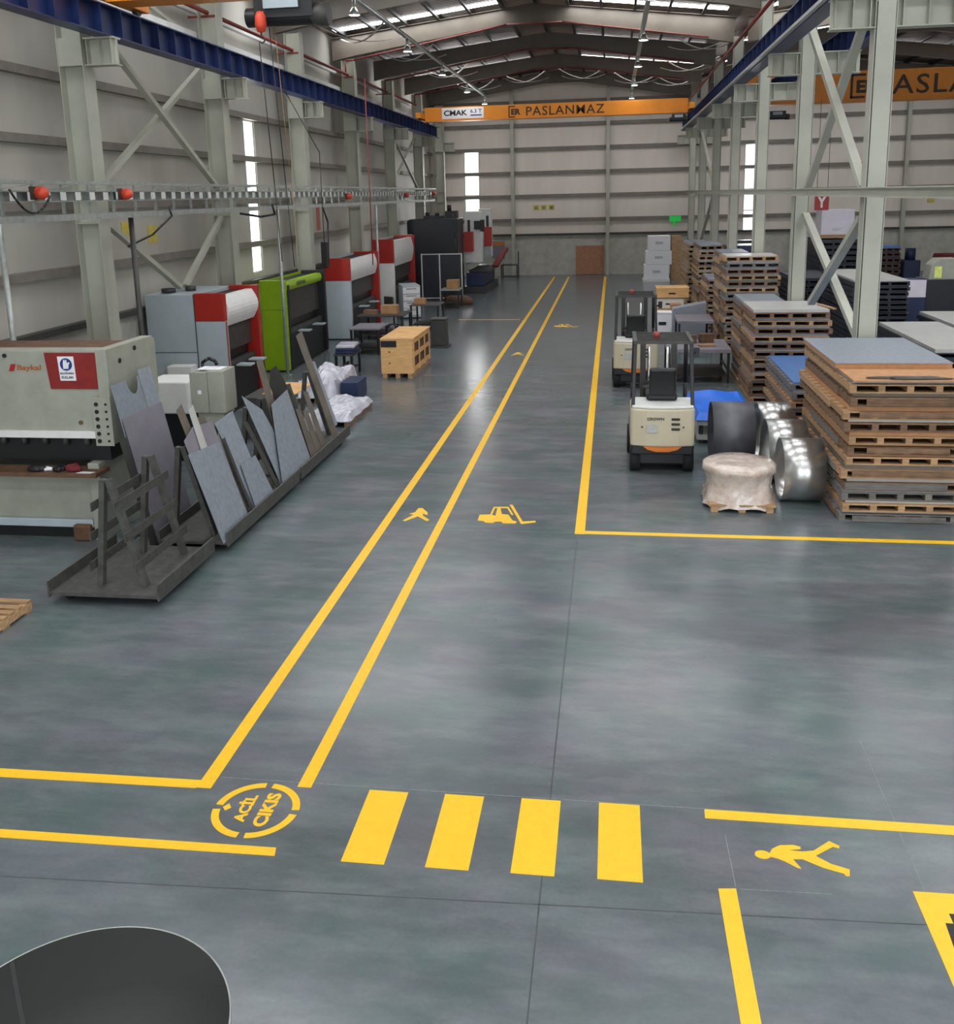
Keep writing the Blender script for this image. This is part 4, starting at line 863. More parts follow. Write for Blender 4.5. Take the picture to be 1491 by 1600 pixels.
leaning('thin edge-on plate left of the third group', 0.02, [(12.76, 1.2), (12.84, 1.2), (12.9, -0.03), (12.82, -0.03)], M_dgrey)
leaning('dark narrow plate between the second and third groups', 0.035, [(13.62, 1.25), (13.78, 1.22), (14.12, -0.0), (13.98, -0.0)], M_dgrey)
leaning('grey sheet with sloping top edge, third group of sheets', 0.05, [(13.95, 1.6), (14.5, 1.24), (14.76, 0.54), (15.0, 0.0), (14.2, 0.0)], M_sheet)
leaning('wide grey sheet, last of the group where the two racks meet', 0.0, [(14.82, 1.26), (15.68, 1.34), (15.62, 0.0), (14.12, 0.0)], M_sheet)
leaning('tall narrow brown grey strip standing above the third group', 0.08, [(15.02, 1.98), (15.28, 1.96), (14.95, 0.2), (14.6, 0.2)], M_brownst, nm='sheet_strip')
leaning('dark curved plate behind the wide grey sheet', 0.12, [(15.3, 1.5), (15.55, 1.72), (15.85, 1.75), (16.0, 1.4), (16.0, 0.0), (15.3, 0.0)], M_black)
leaning('tall pale plank-like sheet at the far end of the second rack', 0.0, [(16.98, 2.12), (17.36, 2.16), (17.36, 0.0), (17.06, 0.0)], M_brownst)
leaning('blue grey sheet tucked behind the tall pale plank', 0.05, [(17.2, 1.62), (17.62, 1.5), (17.66, 0.2), (17.15, 0.2)], M_sheet)
for k, (ya, q, lb) in enumerate(((15.8, 0.95, 'shortest'), (16.1, 0.85, 'middle'), (16.42, 1.15, 'tallest'))):
    leaning('narrow brownish offcut on the second rack, %s of the three' % lb, 0.02, [(ya, q), (ya + 0.22, q - 0.05), (ya + 0.2, -0.02), (ya - 0.08, -0.02)], M_brownst)
# sheets leaning on the right end of the shear
def lean2(label, off, ya, yb, z0, z1, m, pts=None):
    bm = BM(); k = 0.2
    pts = pts or [(ya, z0), (yb, z0), (yb, z1), (ya, z1)]
    A = [bm.verts.new((-6.2 - off - k * z, y, z)) for y, z in pts]; B = [bm.verts.new((-6.208 - off - k * z, y, z - 0.001)) for y, z in pts]; n = len(pts)
    bm.faces.new(A); bm.faces.new(B[::-1])
    for i in range(n): bm.faces.new((A[i], B[i], B[(i + 1) % n], A[(i + 1) % n]))
    return tag(obj('steel_sheet', bm, m), label, 'metal sheet')
lean2('large purple grey sheet leaning on the end of the cream shear', 0.0, 11.86, 13.0, 0.02, 1.84, M_sheetp)
cut = [(12.42 + 0.17 * math.cos(math.pi + i * math.pi / 8), 2.3 + 0.22 * math.sin(math.pi + i * math.pi / 8) * 1.0) for i in range(9)]
lean2('grey sheet with a round notch cut in its top edge', 0.03, 0, 0, 0, 0, M_sheet, [(11.82, 0.02), (12.62, 0.02), (12.62, 2.3)] + cut[::-1] + [(11.86, 2.3)])
lean2('pale blue grey sheet beside the notched one', 0.015, 12.63, 12.99, 0.02, 2.38, M_sheet)
lean2('dark narrow sheet on edge left of the large purple grey sheet', 0.015, 11.66, 11.84, 0.02, 1.6, M_dgrey)
# cabinet between shear and first press brake
t = thing('control_cabinet', 'beige grey control cabinet with papers on top behind the leaning sheets', 'cabinet', (-6.72, 14.6, 0), 0.0)
bm = BM(); box(bm, -0.13, 0.17, 0.0, 0.5, 1.3, 1.98); obj('upper_box', bm, M_curt if False else M_cream, t, 0.01)
bm = BM(); box(bm, 0.175, 0.46, 0.0, 0.5, 1.3, 2.0); obj('door', bm, M_cream, t, 0.01)
bm = BM(); box(bm, -0.05, 0.4, 0.05, 0.45, 0.0, 1.299); obj('pedestal', bm, M_cream, t, 0.01)
bm = BM(); box(bm, 0.0, 0.06, -0.008, -0.001, 1.62, 1.68); obj('label_plate', bm, M_paper, t)
for k in range(3):
    bm = BM(); box(bm, -0.12, 0.08, -0.12, 0.12, 0, 0.012); o = obj('paper_sheet', bm, M_paper); o.location = (-6.68 + 0.14 * k, 14.85, 2.003 + 0.013 * 0); o.rotation_euler = (0, 0, 0.0); o.scale = (0.62, 1.2, 1)
    tag(o, 'white paper on the beige cabinet, %s of three' % ('left', 'middle', 'right')[k], 'paper')
cable([(-6.9, 15.3, 1.7), (-6.92, 15.3, 2.02), (-6.8, 15.3, 2.1), (-6.68, 15.3, 2.05), (-6.66, 15.3, 1.98)], 0.03, 'thick black looped hose behind the beige cabinet', M_black, 'hose')
t = thing('white_machine_box', 'white machine housing between the shear and the grey press brake', 'machine', (-8.0, 16.2, 0))
bm = BM(); box(bm, -0.5, 0.35, 0, 0.8, 0.9, 1.5); obj('housing', bm, M_white, t, 0.03)
bm = BM(); box(bm, -0.45, 0.3, 0.05, 0.75, 0.0, 0.899); obj('base', bm, M_black, t, 0.01)
carton(-7.0, 18.4, 0.0, 0.6, 1.0, 0.85, 'dark block behind the leaning sheets beside the red machine edge', M_dgrey, name='scrap_container', cat='container')
bm = BM(); box(bm, -7.0, -6.3, 18.2, 19.4, 0.86, 0.88); tag(obj('cream_board', bm, M_ply), 'pale cream board lying on the dark block behind the sheets', 'board')
# pallet at left edge
def pallet_parts(t, w, l, h, m, n_top=7, n_str=3, parts=True, gap=0.35):
    dz = h * 0.18
    def mk(nm, bm): return obj(nm, bm, m, t)
    bm = BM(); pitch = l / n_top
    for i in range(n_top): box(bm, 0, w, i * pitch + (pitch * gap / 2 if 0 < i < n_top - 1 else (0 if i == 0 else pitch * gap)), (i + 1) * pitch - (pitch * gap / 2 if 0 < i < n_top - 1 else (pitch * gap if i == 0 else 0)), h - dz, h)
    top = mk('deck_boards', bm)
    for i in range(n_str):
        x = (w - 0.09) * i / (n_str - 1); bm = BM(); box(bm, x, x + 0.09, 0.0, l, dz + 0.001, h - dz - 0.001); mk('stringer', bm)
    for i in range(3):
        bm = BM(); y = (l - 0.12) * i / 2; box(bm, 0, w, y, y + 0.12, 0, dz); mk('bottom_board', bm)
t = thing('wooden_pallet', 'worn wooden pallet lying at the left edge of the floor', 'pallet', (-7.9, 8.75, 0)); pallet_parts(t, 1.1, 1.0, 0.14, M_wood)
# round table, bottom left
t = thing('round_table', 'dark round table top with thin pale rim in the bottom left corner', 'table', (-3.044 * 0.8404, 4.218 * 0.8404, 0))
bm = BM(); lathe(bm, [(0.0005, 0.72), (0.742, 0.72), (0.742, 0.75), (0.0005, 0.75)], (0, 0, 0), seg=96, closed=False); obj('table_top', bm, M_disc, t)
bm = BM(); lathe(bm, [(0.743, 0.722), (0.751, 0.722), (0.751, 0.7505), (0.743, 0.7505)], (0, 0, 0), seg=96); obj('rim', bm, M_galv, t)
bm = BM(); bar(bm, (-0.6, 0.43, 0.7508), (0.1, -0.41, 0.7508), 0.022, 0.0015, up=(0, 0, 1)); obj('seam', bm, M_black, t)
bm = BM(); tube(bm, (0, 0, 0.03), (0, 0, 0.719), 0.06, 20); obj('pedestal', bm, M_black, t)
bm = BM(); tube(bm, (0, 0, 0), (0, 0, 0.029), 0.35, 32); obj('base', bm, M_black, t)
# ================================================================= RIGHT SIDE
# ---- forklifts
def forklift(x, y, label, rz=0.0):
    t = thing('forklift', label, 'forklift', (x, y, 0), rz)     # rear faces the camera, origin at rear centre
    w = 0.53
    bm = BM(); pts = []
    n = 10
    prof = [(-w, 0.0), (-w + 0.03, -0.04), (-w * 0.5, -0.1), (0, -0.12), (w * 0.5, -0.1), (w - 0.03, -0.04), (w, 0.0), (w, 0.75), (-w, 0.75)]
    prism(bm, prof, 0.5, 1.14, 'z'); cw = obj('counterweight', bm, M_fkbody, t, 0.03)
    bm = BM(); prism(bm, [(-w + 0.02, 0.0), (-w * 0.5, -0.07), (0, -0.09), (w * 0.5, -0.07), (w - 0.02, 0.0), (w - 0.02, 0.7), (-w + 0.02, 0.7)], 1.141, 1.19, 'z'); obj('hood', bm, M_white, t, 0.02)
    for k in range(3):
        bm = BM(); box(bm, 0.14, 0.28, -0.128, -0.105, 0.79 + 0.085 * k, 0.83 + 0.085 * k); obj('vent', bm, M_black, cw, 0.01)
    text('lettering', 'CROWN', M_dgrey, (-0.26, -0.125, 0.96), (1, 0, 0), (0, 0, 1), 0.28, 0.05, t, 0.03, 0.004)
    bm = BM(); box(bm, -0.26, -0.09, -0.126, -0.11, 0.75, 0.88); obj('data_plate', bm, M_galv, cw)
    for sx in (-1, 1):
        bm = BM(); tube(bm, (sx * 0.34, -0.10, 0.84), (sx * 0.34, -0.085, 0.84), 0.015, 8); obj('bolt', bm, M_black, cw)
    bm = BM(); prism(bm, [(-0.32, 0.499), (0.32, 0.499), (0.24, 0.44), (0.1, 0.405), (-0.1, 0.405), (-0.24, 0.44)], -0.09, 0.1, 'y'); obj('bumper', bm, M_orange, t, 0.01)
    bm = BM(); box(bm, -w + 0.05, w - 0.05, 0.12, 1.4, 0.13, 0.49); obj('chassis', bm, M_black, t, 0.03)
    for sx in (-1, 1):
        bm = BM(); tube(bm, (sx * 0.53, 0.25, 0.22), (sx * 0.36, 0.25, 0.22), 0.22, 24); obj('rear_wheel', bm, M_rubber, t)
        bm = BM(); tube(bm, (sx * 0.56, 1.45, 0.26), (sx * 0.38, 1.45, 0.26), 0.26, 24); obj('front_wheel', bm, M_rubber, t)
        bm = BM(); box(bm, sx * 0.44 - 0.09, sx * 0.44 + 0.09, 0.02, 0.4, 0.44, 0.499); obj('fender', bm, M_black, t)
    bm = BM(); box(bm, -w + 0.02, w - 0.02, 0.0, 0.11, 0.34, 0.495); obj('rear_skirt', bm, M_black, t, 0.02)
    bm = BM(); box(bm, -w, w, 0.76, 1.7, 0.5, 0.62); obj('floor_plate', bm, M_dgrey, t, 0.01)
    bm = BM(); box(bm, -0.26, 0.26, 0.35, 0.85, 1.195, 1.32); obj('seat', bm, M_black, t, 0.04)
    bm = BM(); bar(bm, (0, 0.36, 1.3), (0, 0.22, 1.78), 0.44, 0.1, up=(0, 1, 0)); obj('backrest', bm, M_black, t, 0.03)
    for sx in (-1, 1):
        bm = BM(); bar(bm, (sx * 0.49, 0.06, 1.14), (sx * 0.46, 0.2, 2.2), 0.06, 0.06); obj('guard_post', bm, M_black, t, 0.008)
        bm = BM(); path(bm, [(sx * 0.48, 1.6, 0.62), (sx * 0.47, 1.5, 1.3), (sx * 0.45, 1.25, 2.2)], 0.035, 8); obj('guard_post', bm, M_black, t)
        bm = BM(); box(bm, sx * 0.46 - 0.035, sx * 0.46 + 0.035, 0.14, 1.3, 2.2, 2.26); obj('guard_rail', bm, M_dgrey, t, 0.008)
    for k in range(7):
        yy = 0.14 + 0.185 * k; bm = BM(); box(bm, -0.424, 0.424, yy, yy + 0.04, 2.205, 2.245); obj('guard_bar', bm, M_dgrey, t)
    bm = BM(); tube(bm, (-0.1, 0.5, 2.262), (-0.1, 0.5, 2.36), 0.06, 12, 0.05); obj('beacon', bm, mat('dull_red_lens', srgb(150, 62, 52), 0.4), t)
    bm = BM(); box(bm, -0.3, 0.3, 1.3, 1.55, 0.63, 1.25); obj('dashboard', bm, M_black, t, 0.03)
    bm = BM()
    for k in range(16):
        a0, a1 = k * math.pi / 8, (k + 1) * math.pi / 8
        P = lambda a: (-0.02 + 0.17 * math.cos(a), 1.2 + 0.12 * math.sin(a), 1.42 + 0.1 * math.sin(a))
        tube(bm, P(a0), P(a1), 0.014, 6)
    sw = obj('steering_wheel', bm, M_black, t); bm = BM(); tube(bm, (-0.02, 1.2, 1.41), (-0.02, 1.35, 1.2), 0.025, 8); obj('steering_column', bm, M_black, sw)
    for sx in (-1, 1):
        bm = BM(); box(bm, sx * 0.28 - 0.05, sx * 0.28 + 0.05, 1.72, 1.86, 0.1, 2.12); obj('mast_rail', bm, M_dgrey, t)
        bm = BM(); tube(bm, (sx * 0.17, 1.8, 0.3), (sx * 0.17, 1.8, 1.9), 0.03, 8); obj('lift_cylinder', bm, M_steel, t)
        bm = BM(); box(bm, sx * 0.24 - 0.05, sx * 0.24 + 0.05, 1.95, 3.0, 0.05, 0.09); box(bm, sx * 0.24 - 0.05, sx * 0.24 + 0.05, 1.94, 1.98, 0.09, 0.6); obj('fork', bm, M_black, t)
    for z in (0.3, 1.2, 2.05):
        bm = BM(); box(bm, -0.229, 0.229, 1.74, 1.77, z, z + 0.08); obj('mast_crossbar', bm, M_dgrey, t)
    bm = BM(); box(bm, -0.5, 0.5, 1.88, 1.93, 0.3, 0.7); obj('carriage', bm, M_black, t)
    bm = BM(); bar(bm, (0.52, 0.9, 1.9), (0.6, 0.95, 1.95), 0.03, 0.03); box(bm, 0.56, 0.66, 0.93, 0.95, 1.85, 2.02); obj('mirror', bm, M_black, t)
    return t
f1 = forklift(0.85, 15.95, 'beige and black electric forklift with orange bumper, the nearer of the two')
f2 = forklift(0.57, 23.25, 'beige and black electric forklift, the farther one, half hidden by the other')
# ---- steel rings
def ring(x0, x1, y, r, label, m, rin=None):
    t = BM(); n = 56; th = 0.012
    lathe(t, [(r, x0), (r, x1), (r - th, x1), (r - th, x0)], (0, y, r + 0.001), 'x', n)
    o = obj('steel_ring', t, m); o['label'] = label; o['category'] = 'steel ring'; return o
M_darksteel = mat('dark_mill_finish_steel', srgb(104, 104, 110), 0.45, 0.35, nscale=4, namt=0.12)
ring(1.72, 2.42, 16.75, 0.54, 'wide dark mill finish steel ring standing beside the near forklift', M_darksteel)
ring(2.52, 3.06, 16.95, 0.52, 'bright steel ring standing to the right of the dark one', M_steel)
ring(2.5, 3.12, 15.8, 0.5, 'bright steel ring in the middle of the row', M_steel)
r3_ = ring(2.56, 3.16, 14.72, 0.48, 'nearest bright steel ring, beside the wrapped round pallet', M_steel)
# ---- wrapped round coil on a pallet
t = thing('wrapped_coil', 'round brown coil wrapped in clear film on a small pallet', 'wrapped pack', (1.93, 14.5, 0))
for x in (-0.4, 0.0, 0.4):
    bm = BM(); box(bm, x - 0.05, x + 0.05, -0.5, 0.5, 0.0, 0.09); obj('pallet_skid', bm, M_wood, t)
bm = BM(); box(bm, -0.48, 0.48, -0.52, 0.52, 0.091, 0.12); obj('pallet_deck', bm, M_wood, t)
bm = BM(); rnd = random.Random(5); rings = []
N_ = 56
for j, (r, z) in enumerate([(0.0005, 0.66), (0.3, 0.665), (0.5, 0.655), (0.54, 0.635), (0.545, 0.56), (0.5, 0.5), (0.47, 0.36), (0.48, 0.26), (0.5, 0.17), (0.53, 0.07)]):
    row = []
    for i in range(N_):
        a_ = 2 * math.pi * i / N_; sq = 1.0 if j < 6 else 1.0 + 0.14 * (abs(math.sin(2 * a_)) ** 1.5) * (j - 5) / 4
        rr = r * sq * (1 + (0.03 * math.sin(7 * a_ + j) + 0.02 * math.sin(13 * a_ + 2 * j) if j > 3 else 0.006 * math.sin(5 * a_)))
        zz = z + (0.025 * math.sin(9 * a_) + (0.04 * abs(math.sin(2 * a_)) * -1) if j == 9 else (0.003 * math.sin(3 * a_ + j) if j < 5 else 0.012 * math.sin(6 * a_ + j)))
        row.append(bm.verts.new((rr * math.cos(a_), rr * math.sin(a_), max(0.02, zz))))
    rings.append(row)
for p, q in zip(rings[:-1], rings[1:]):
    for i in range(N_): f = bm.faces.new((p[i], q[i], q[(i + 1) % N_], p[(i + 1) % N_])); f.smooth = True
obj('film_wrapping', bm, M_wrap, t)
# ---- blue tarpaulin on a low table / pallet pile
t = thing('low_pallet_stand', 'low pale stand with white boards under the blue tarpaulin', 'stand', (2.1, 18.0, 0))
for z in (0.08, 0.36):
    bm = BM(); box(bm, -0.5, 0.55, 0, 2.0, z, z + 0.09); obj('shelf_board', bm, M_sheetw, t)
for x in (-0.42, 0.42):
    for y in (0.1, 1.8):
        bm = BM(); box(bm, x - 0.04, x + 0.04, y - 0.04, y + 0.04, 0, 0.079); box(bm, x - 0.04, x + 0.04, y - 0.04, y + 0.04, 0.171, 0.359); obj('leg', bm, M_dgrey, t)
bm = BM(); n = 14; g = []
for j in range(n + 1):
    row = []
    for i in range(n + 1):
        u, v = i / n, j / n; x = 1.56 + 1.12 * u; y = 17.95 + 2.3 * v
        z = 0.56 + 0.02 * math.sin(9 * u + 4 * v) + 0.015 * math.cos(12 * v)
        if i == 0 or j == 0: z = 0.47
        if i == n: z = 0.5
        row.append(bm.verts.new((x, y, z)))
    g.append(row)
for j in range(n):
    for i in range(n): bm.faces.new((g[j][i], g[j][i + 1], g[j + 1][i + 1], g[j + 1][i]))
o = obj('blue_tarpaulin', bm, M_tarp); md = o.modifiers.new('thickness', 'SOLIDIFY'); md.thickness = 0.006
tag(o, 'bright blue tarpaulin spread behind the dark steel ring', 'tarpaulin')
# ---- stacks of palletised sheets
STK = {}
def stack(key, x0, x1, y0, y1, spec, where, m_cycle, nstr=5, ntop=11, parts=True, jitter=0.03, seed=1, sheets=M_sheet, fascia=False):
    """spec: list of (pallet height, sheet pack height, material or None)"""
    rnd = random.Random(seed); z = 0.0; w, l = x1 - x0, y1 - y0; cache = {}
    nlev = len(spec)
    for i, (ph, sh, sm) in enumerate(spec):
        m = m_cycle[i % len(m_cycle)]
        dx, dy = rnd.uniform(-jitter, jitter), rnd.uniform(-jitter, jitter)
        pos = 'bottom' if i == 0 else ('top' if i == nlev - 1 else '%s from the floor' % ordi(i + 1))
        cn = {'pallet_wood': 'light', 'old_pallet_wood': 'brown', 'weathered_grey_pallet_wood': 'grey', 'dark_navy_steel_skid': 'dark'}.get(m.name, 'plain')
        lab = '%s wooden pallet, %s, in the %s' % (cn, pos, where)
        if m is M_dkpal: lab = lab.replace('wooden pallet', 'steel skid')
        k = (round(ph, 3), m.name, i if fascia else 0)
        if k in cache: t = dup(cache[k], (x0 + dx, y0 + dy, z), 0, lab)
        else:
            t = thing('steel_skid' if m is M_dkpal else 'wooden_pallet', lab, 'pallet', (x0 + dx, y0 + dy, z))
            if parts: pallet_parts(t, w, l, ph, m, ntop, nstr)
            else:
                b = BM(); box(b, 0, w, 0, l, ph * 0.8, ph); obj('deck', b, m, t)
                b = BM(); box(b, 0, w, 0, l, 0, ph * 0.15); obj('underside', b, m, t)
                for q in range(4):
                    b = BM(); xx = (w - 0.08) * q / 3; box(b, xx, xx + 0.08, 0.02, l - 0.02, ph * 0.15 + 0.001, ph * 0.8 - 0.001); obj('stringer', b, m, t)
            cache[k] = t
        if fascia and rnd.random() < 0.55:
            b = BM(); w0 = rnd.uniform(0.0, 0.3); box(b, w0, w - rnd.uniform(0, 0.25), -0.021, -0.001, ph * rnd.uniform(0.05, 0.3), ph * rnd.uniform(0.75, 1.0)); obj('front_board', b, rnd.choice([M_wood, M_wood2, M_wood2, M_woodg]), t)
            b = BM(); w0 = rnd.uniform(0.0, 0.8); box(b, -0.021, -0.001, w0, l - rnd.uniform(0, 0.8), ph * rnd.uniform(0.05, 0.3), ph * rnd.uniform(0.75, 1.0)); obj('side_board', b, rnd.choice([M_wood, M_woodg, M_wood2]), t)
        z += ph + 0.001
        if sh:
            b = BM(); ins = 0.02 + rnd.uniform(0, 0.04); box(b, ins, w - ins, ins, l - ins, 0, sh); o = obj('sheet_pack', b, sm or sheets); o.location = (x0 + dx * 0.5, y0 + dy * 0.5, z)
            tag(o, '%s sheet pack, %s, in the %s' % ({'blue_filmed_sheet': 'blue', 'brown_fibreboard': 'tan', 'white_filmed_sheet': 'pale'}.get((sm or sheets).name, 'grey'), pos, where), 'sheet pack')
            z += sh + 0.001
    return z
mixw = [M_woodg, M_wood, M_woodg, M_wood2, M_wood, M_wood, M_wood2, M_wood, M_wood2, M_wood, M_wood2, M_wood]
spec = [(0.11, 0.03, None), (0.11, 0.025, M_sheetw), (0.12, 0.02, None), (0.11, 0.05, M_sheetw), (0.12, 0.05, M_brownst), (0.11, 0.02, M_osb), (0.12, 0.03, M_osb), (0.11, 0.05, M_osb), (0.12, 0.03, M_sheetw), (0.11, 0.06, M_osb), (0.12, 0.05, M_brownst), (0.12, 0.04, M_sheet)]
spec = [(p * 1.08, q * 1.2, r) for p, q, r in spec]
z = stack('near', 3.26, 4.86, 13.72, 17.0, spec, 'nearest tall stack', mixw, 5, 13, seed=3, jitter=0.045, fascia=True)
bm = BM(); box(bm, 3.3, 4.9, 13.6, 16.95, z + 0.0, z + 0.02); tag(obj('fibreboard_sheet', bm, M_osb), 'tan board lying on top of the nearest tall stack', 'board')
bm = BM(); box(bm, 3.26, 4.88, 14.55, 17.0, z + 0.021, z + 0.09); tag(obj('fibreboard_sheet', bm, M_osb), 'thick orange brown board under the top grey sheet', 'board')
bm = BM(); box(bm, 3.25, 4.89, 14.53, 17.02, z + 0.091, z + 0.105); tag(obj('steel_sheet', bm, M_sheetw if False else M_sheet), 'wide smooth grey sheet on top of the nearest tall stack', 'metal sheet')
lump('torn_film', 'strip of torn dark film on the front edge of the nearest stack', 'plastic film', (4.1, 13.72, z + 0.021), (0.5, 0.08, 0.025), M_dgrey, 31, 0.4)
stack('b', 3.32, 4.9, 18.2, 21.35, [(0.11, 0.04, None), (0.12, 0.05, None), (0.12, 0.04, None), (0.11, 0.06, None), (0.12, 0.05, M_osb), (0.12, 0.04, M_sheet), (0.12, 0.03, M_sheetb)], 'low stack with the blue top', [M_woodg, M_woodg, M_wood, M_wood2, M_wood], 5, 11, seed=5)
stack('c2', 3.07, 4.1, 23.65, 25.4, [(0.12, 0.05, None)] * 12, 'narrow stack beside the second column', [M_wood, M_wood2, M_woodg], 4, 7, parts=False, seed=8, jitter=0.03)
z2 = stack('c', 3.08, 4.74, 21.75, 23.55, [(0.12, 0.05, None)] * 11 + [(0.13, 0.06, M_sheetw)], 'tall stack before the second right column', [M_wood, M_wood2, M_wood2, M_wood, M_wood2], 5, 12, seed=7, jitter=0.05)
bm = BM(); bar(bm, (4.62, 22.6, z2 + 0.02), (4.78, 21.7, z2 + 0.02), 0.08, 0.03); tag(obj('loose_plank', bm, M_wood), 'loose pale plank on the right corner of the stack by the second column', 'plank')
stack('d2', 3.22, 4.1, 30.15, 31.9, [(0.12, 0.055, None)] * 16, 'narrow high stack by the third column', [M_wood, M_wood2], 4, 7, parts=False, seed=10, jitter=0.03)
stack('d', 3.22, 4.75, 28.7, 30.0, [(0.12, 0.055, None)] * 15 + [(0.13, 0.03, M_sheetw)], 'high stack beyond the work bench', [M_wood, M_wood2, M_wood, M_wood2, M_woodg], 5, 9, seed=9, jitter=0.05)
stack('e', 3.2, 4.1, 33.5, 36.0, [(0.12, 0.05, None)] * 10, 'medium stack behind the high stack', [M_wood, M_wood2], 4, 9, parts=False, seed=11, jitter=0.05)
stack('f', 3.2, 4.08, 37.3, 40.0, [(0.13, 0.06, None)] * 14, 'high stack beside the fourth column', [M_wood, M_wood2, M_wood], 4, 9, parts=False, seed=12, jitter=0.05)
stack('g', 3.1, 4.08, 41.5, 45.0, [(0.14, 0.05, None)] * 13, 'farthest wooden stack', [M_wood], 4, 9, parts=False, seed=13, jitter=0.06)
# ---- work bench with tools behind the forklift
t = table(1.35, 2.9, 23.9, 25.6, 0.86, 'long grey steel work bench behind the near forklift', M_sheetp, M_black, name='work_bench', th=0.09)
bm = BM(); box(bm, 0.7, 0.75, -0.8, 0.8, 0.3, 0.34); obj('side_rail', bm, M_black, t)
for i, (x, y, sx, sy, sz, m_, lb) in enumerate(((2.0, 25.0, 0.3, 0.25, 0.2, M_brown, 'rust brown machine block on the bench, left one'), (2.4, 25.1, 0.35, 0.25, 0.22, M_brown, 'rust brown machine block on the bench, right one'), (1.65, 25.2, 0.3, 0.25, 0.16, M_paper, 'white box on the left end of the bench'), (2.35, 24.4, 0.4, 0.2, 0.05, M_card, 'flat tan board on the bench'))):
    carton(x, y, 0.861, sx, sy, sz, lb, m_, 0.1 * i, name='bench_item', cat='box')
t = table(1.9, 2.95, 28.6, 30.2, 0.95, 'grey steel table beyond the work bench', M_sheetp, M_black, th=0.08)
t = thing('grey_sheet_bin', 'dark blue grey sheet metal bin behind the grey table', 'bin', (2.45, 31.6, 0))
bm = BM(); prism(bm, [(-0.5, 0.0), (0.55, 0.0), (0.55, 1.15), (-0.5, 0.95)], 0, 0.6, 'y'); obj('body', bm, M_sheet, t, 0.01)
# piled crates
for i, (x, y, z_, sx, sy, sz, m_, lb) in enumerate(((2.15, 36.4, 0.0, 1.1, 1.2, 0.42, M_ply, 'low fresh plywood crate, bottom of the crate pile past the forklifts'), (2.1, 36.5, 0.421, 1.0, 1.0, 0.4, M_white, 'off white crate in the middle of the crate pile'), (2.2, 36.5, 0.822, 1.15, 1.1, 0.38, M_ply, 'fresh plywood crate on top of the crate pile'), (1.7, 33.0, 0.0, 0.6, 0.6, 0.7, M_paper, 'white machine part crate left of the blue grey bin'), (2.15, 33.6, 0.0, 0.35, 0.4, 0.9, M_osb, 'narrow tan carton between the white part and the bin'))):
    t = thing('packing_crate', lb, 'crate', (x, y, z_))
    bm = BM(); box(bm, -sx / 2, sx / 2, -sy / 2, sy / 2, 0.03, sz - 0.026); obj('body', bm, m_, t)
    bm = BM(); box(bm, -sx / 2 - 0.02, sx / 2 + 0.02, -sy / 2 - 0.02, sy / 2 + 0.02, sz - 0.025, sz); obj('lid', bm, m_, t)
    bm = BM(); box(bm, -sx / 2, sx / 2, -sy / 2, sy / 2, 0, 0.029); obj('base', bm, M_wood2, t)
    bm = BM(); box(bm, -0.15, 0.1, -sy / 2 - 0.012, -sy / 2 - 0.001, sz * 0.4, sz * 0.55); obj('hand_hole', bm, M_black, t)
# white boxes near the end wall
for i, (x, z_, sx, sz) in enumerate(((2.3, 0.14, 1.3, 0.75), (2.4, 0.892, 1.35, 0.72), (2.42, 1.614, 1.15, 0.78))):
    t = thing('white_carton', 'white packing carton by the end wall, %s of the pile' % ('bottom', 'middle', 'top')[i], 'box', (x, 51.8, z_))
    bm = BM(); box(bm, -sx / 2, sx / 2, 0, 1.1, 0, sz); obj('body', bm, M_paper, t, 0.02)
    bm = BM(); box(bm, -0.2, 0.2, -0.012, -0.001, sz * 0.45, sz * 0.62); obj('print', bm, M_galv, t)
bm = BM(); box(bm, 1.6, 3.0, 51.75, 52.95, 0.0, 0.139); tag(obj('white_pallet', bm, M_white), 'white pallet under the pile of white cartons', 'pallet')
carton(3.35, 53.0, 0.0, 0.5, 0.9, 2.35, 'tall pale wooden case right of the white cartons', M_wood, name='wooden_case', cat='crate')
# signs on the end wall
yw = YB - 0.017
bm = BM(); box(bm, 3.2, 3.85, YB - 0.186, YB - 0.171, 2.98, 3.28); g_ = obj('exit_sign', bm, M_green); tag(g_, 'small green sign on the end wall above the white cartons', 'sign')
bm = BM(); box(bm, 3.42, 3.52, YB - 0.184, YB - 0.173, 2.7, 2.979); obj('sign_hanger', bm, M_green, g_)
for i, x in enumerate((-4.6, -4.15, -3.7)):
    bm = BM(); box(bm, x, x + 0.34, yw, yw + 0.015, 3.76, 4.06); o = obj('yellow_sign', bm, M_yelsign); tag(o, 'small yellow square sign high on the end wall, %s of three' % ('left', 'middle', 'right')[i], 'sign', 'yellow end wall signs')
    bm = BM(); box(bm, x + 0.1, x + 0.24, yw - 0.006, yw, 3.82, 3.98); obj('pictogram', bm, M_woodg, o)
bm = BM(); box(bm, -2.12, -0.5, YB - 0.06, YB - 0.006, 0.02, 1.68); tag(obj('brown_panel', bm, mat('brown_door_board', srgb(178, 130, 100), 0.7)), 'brown board standing against the end wall', 'board')
bm = BM(); box(bm, -7.02, -6.3, YB - 0.06, YB - 0.006, 1.0, 2.0); p_ = obj('poster', bm, M_sheetp); tag(p_, 'faded poster with orange heading on the end wall', 'poster')
bm = BM(); box(bm, -7.0, -6.32, YB - 0.068, YB - 0.061, 1.8, 1.95); obj('heading', bm, M_orange, p_)
t = thing('steel_stand', 'low black steel frame standing by the end wall', 'frame', (-5.8, 54.6, 0))
for x in (-0.45, 0.45):
    for y in (0, 0.8):
        bm = BM(); box(bm, x - 0.03, x + 0.03, y - 0.03, y + 0.03, 0, 0.8 if (x < 0 or y == 0) else 1.5); obj('leg', bm, M_black, t)
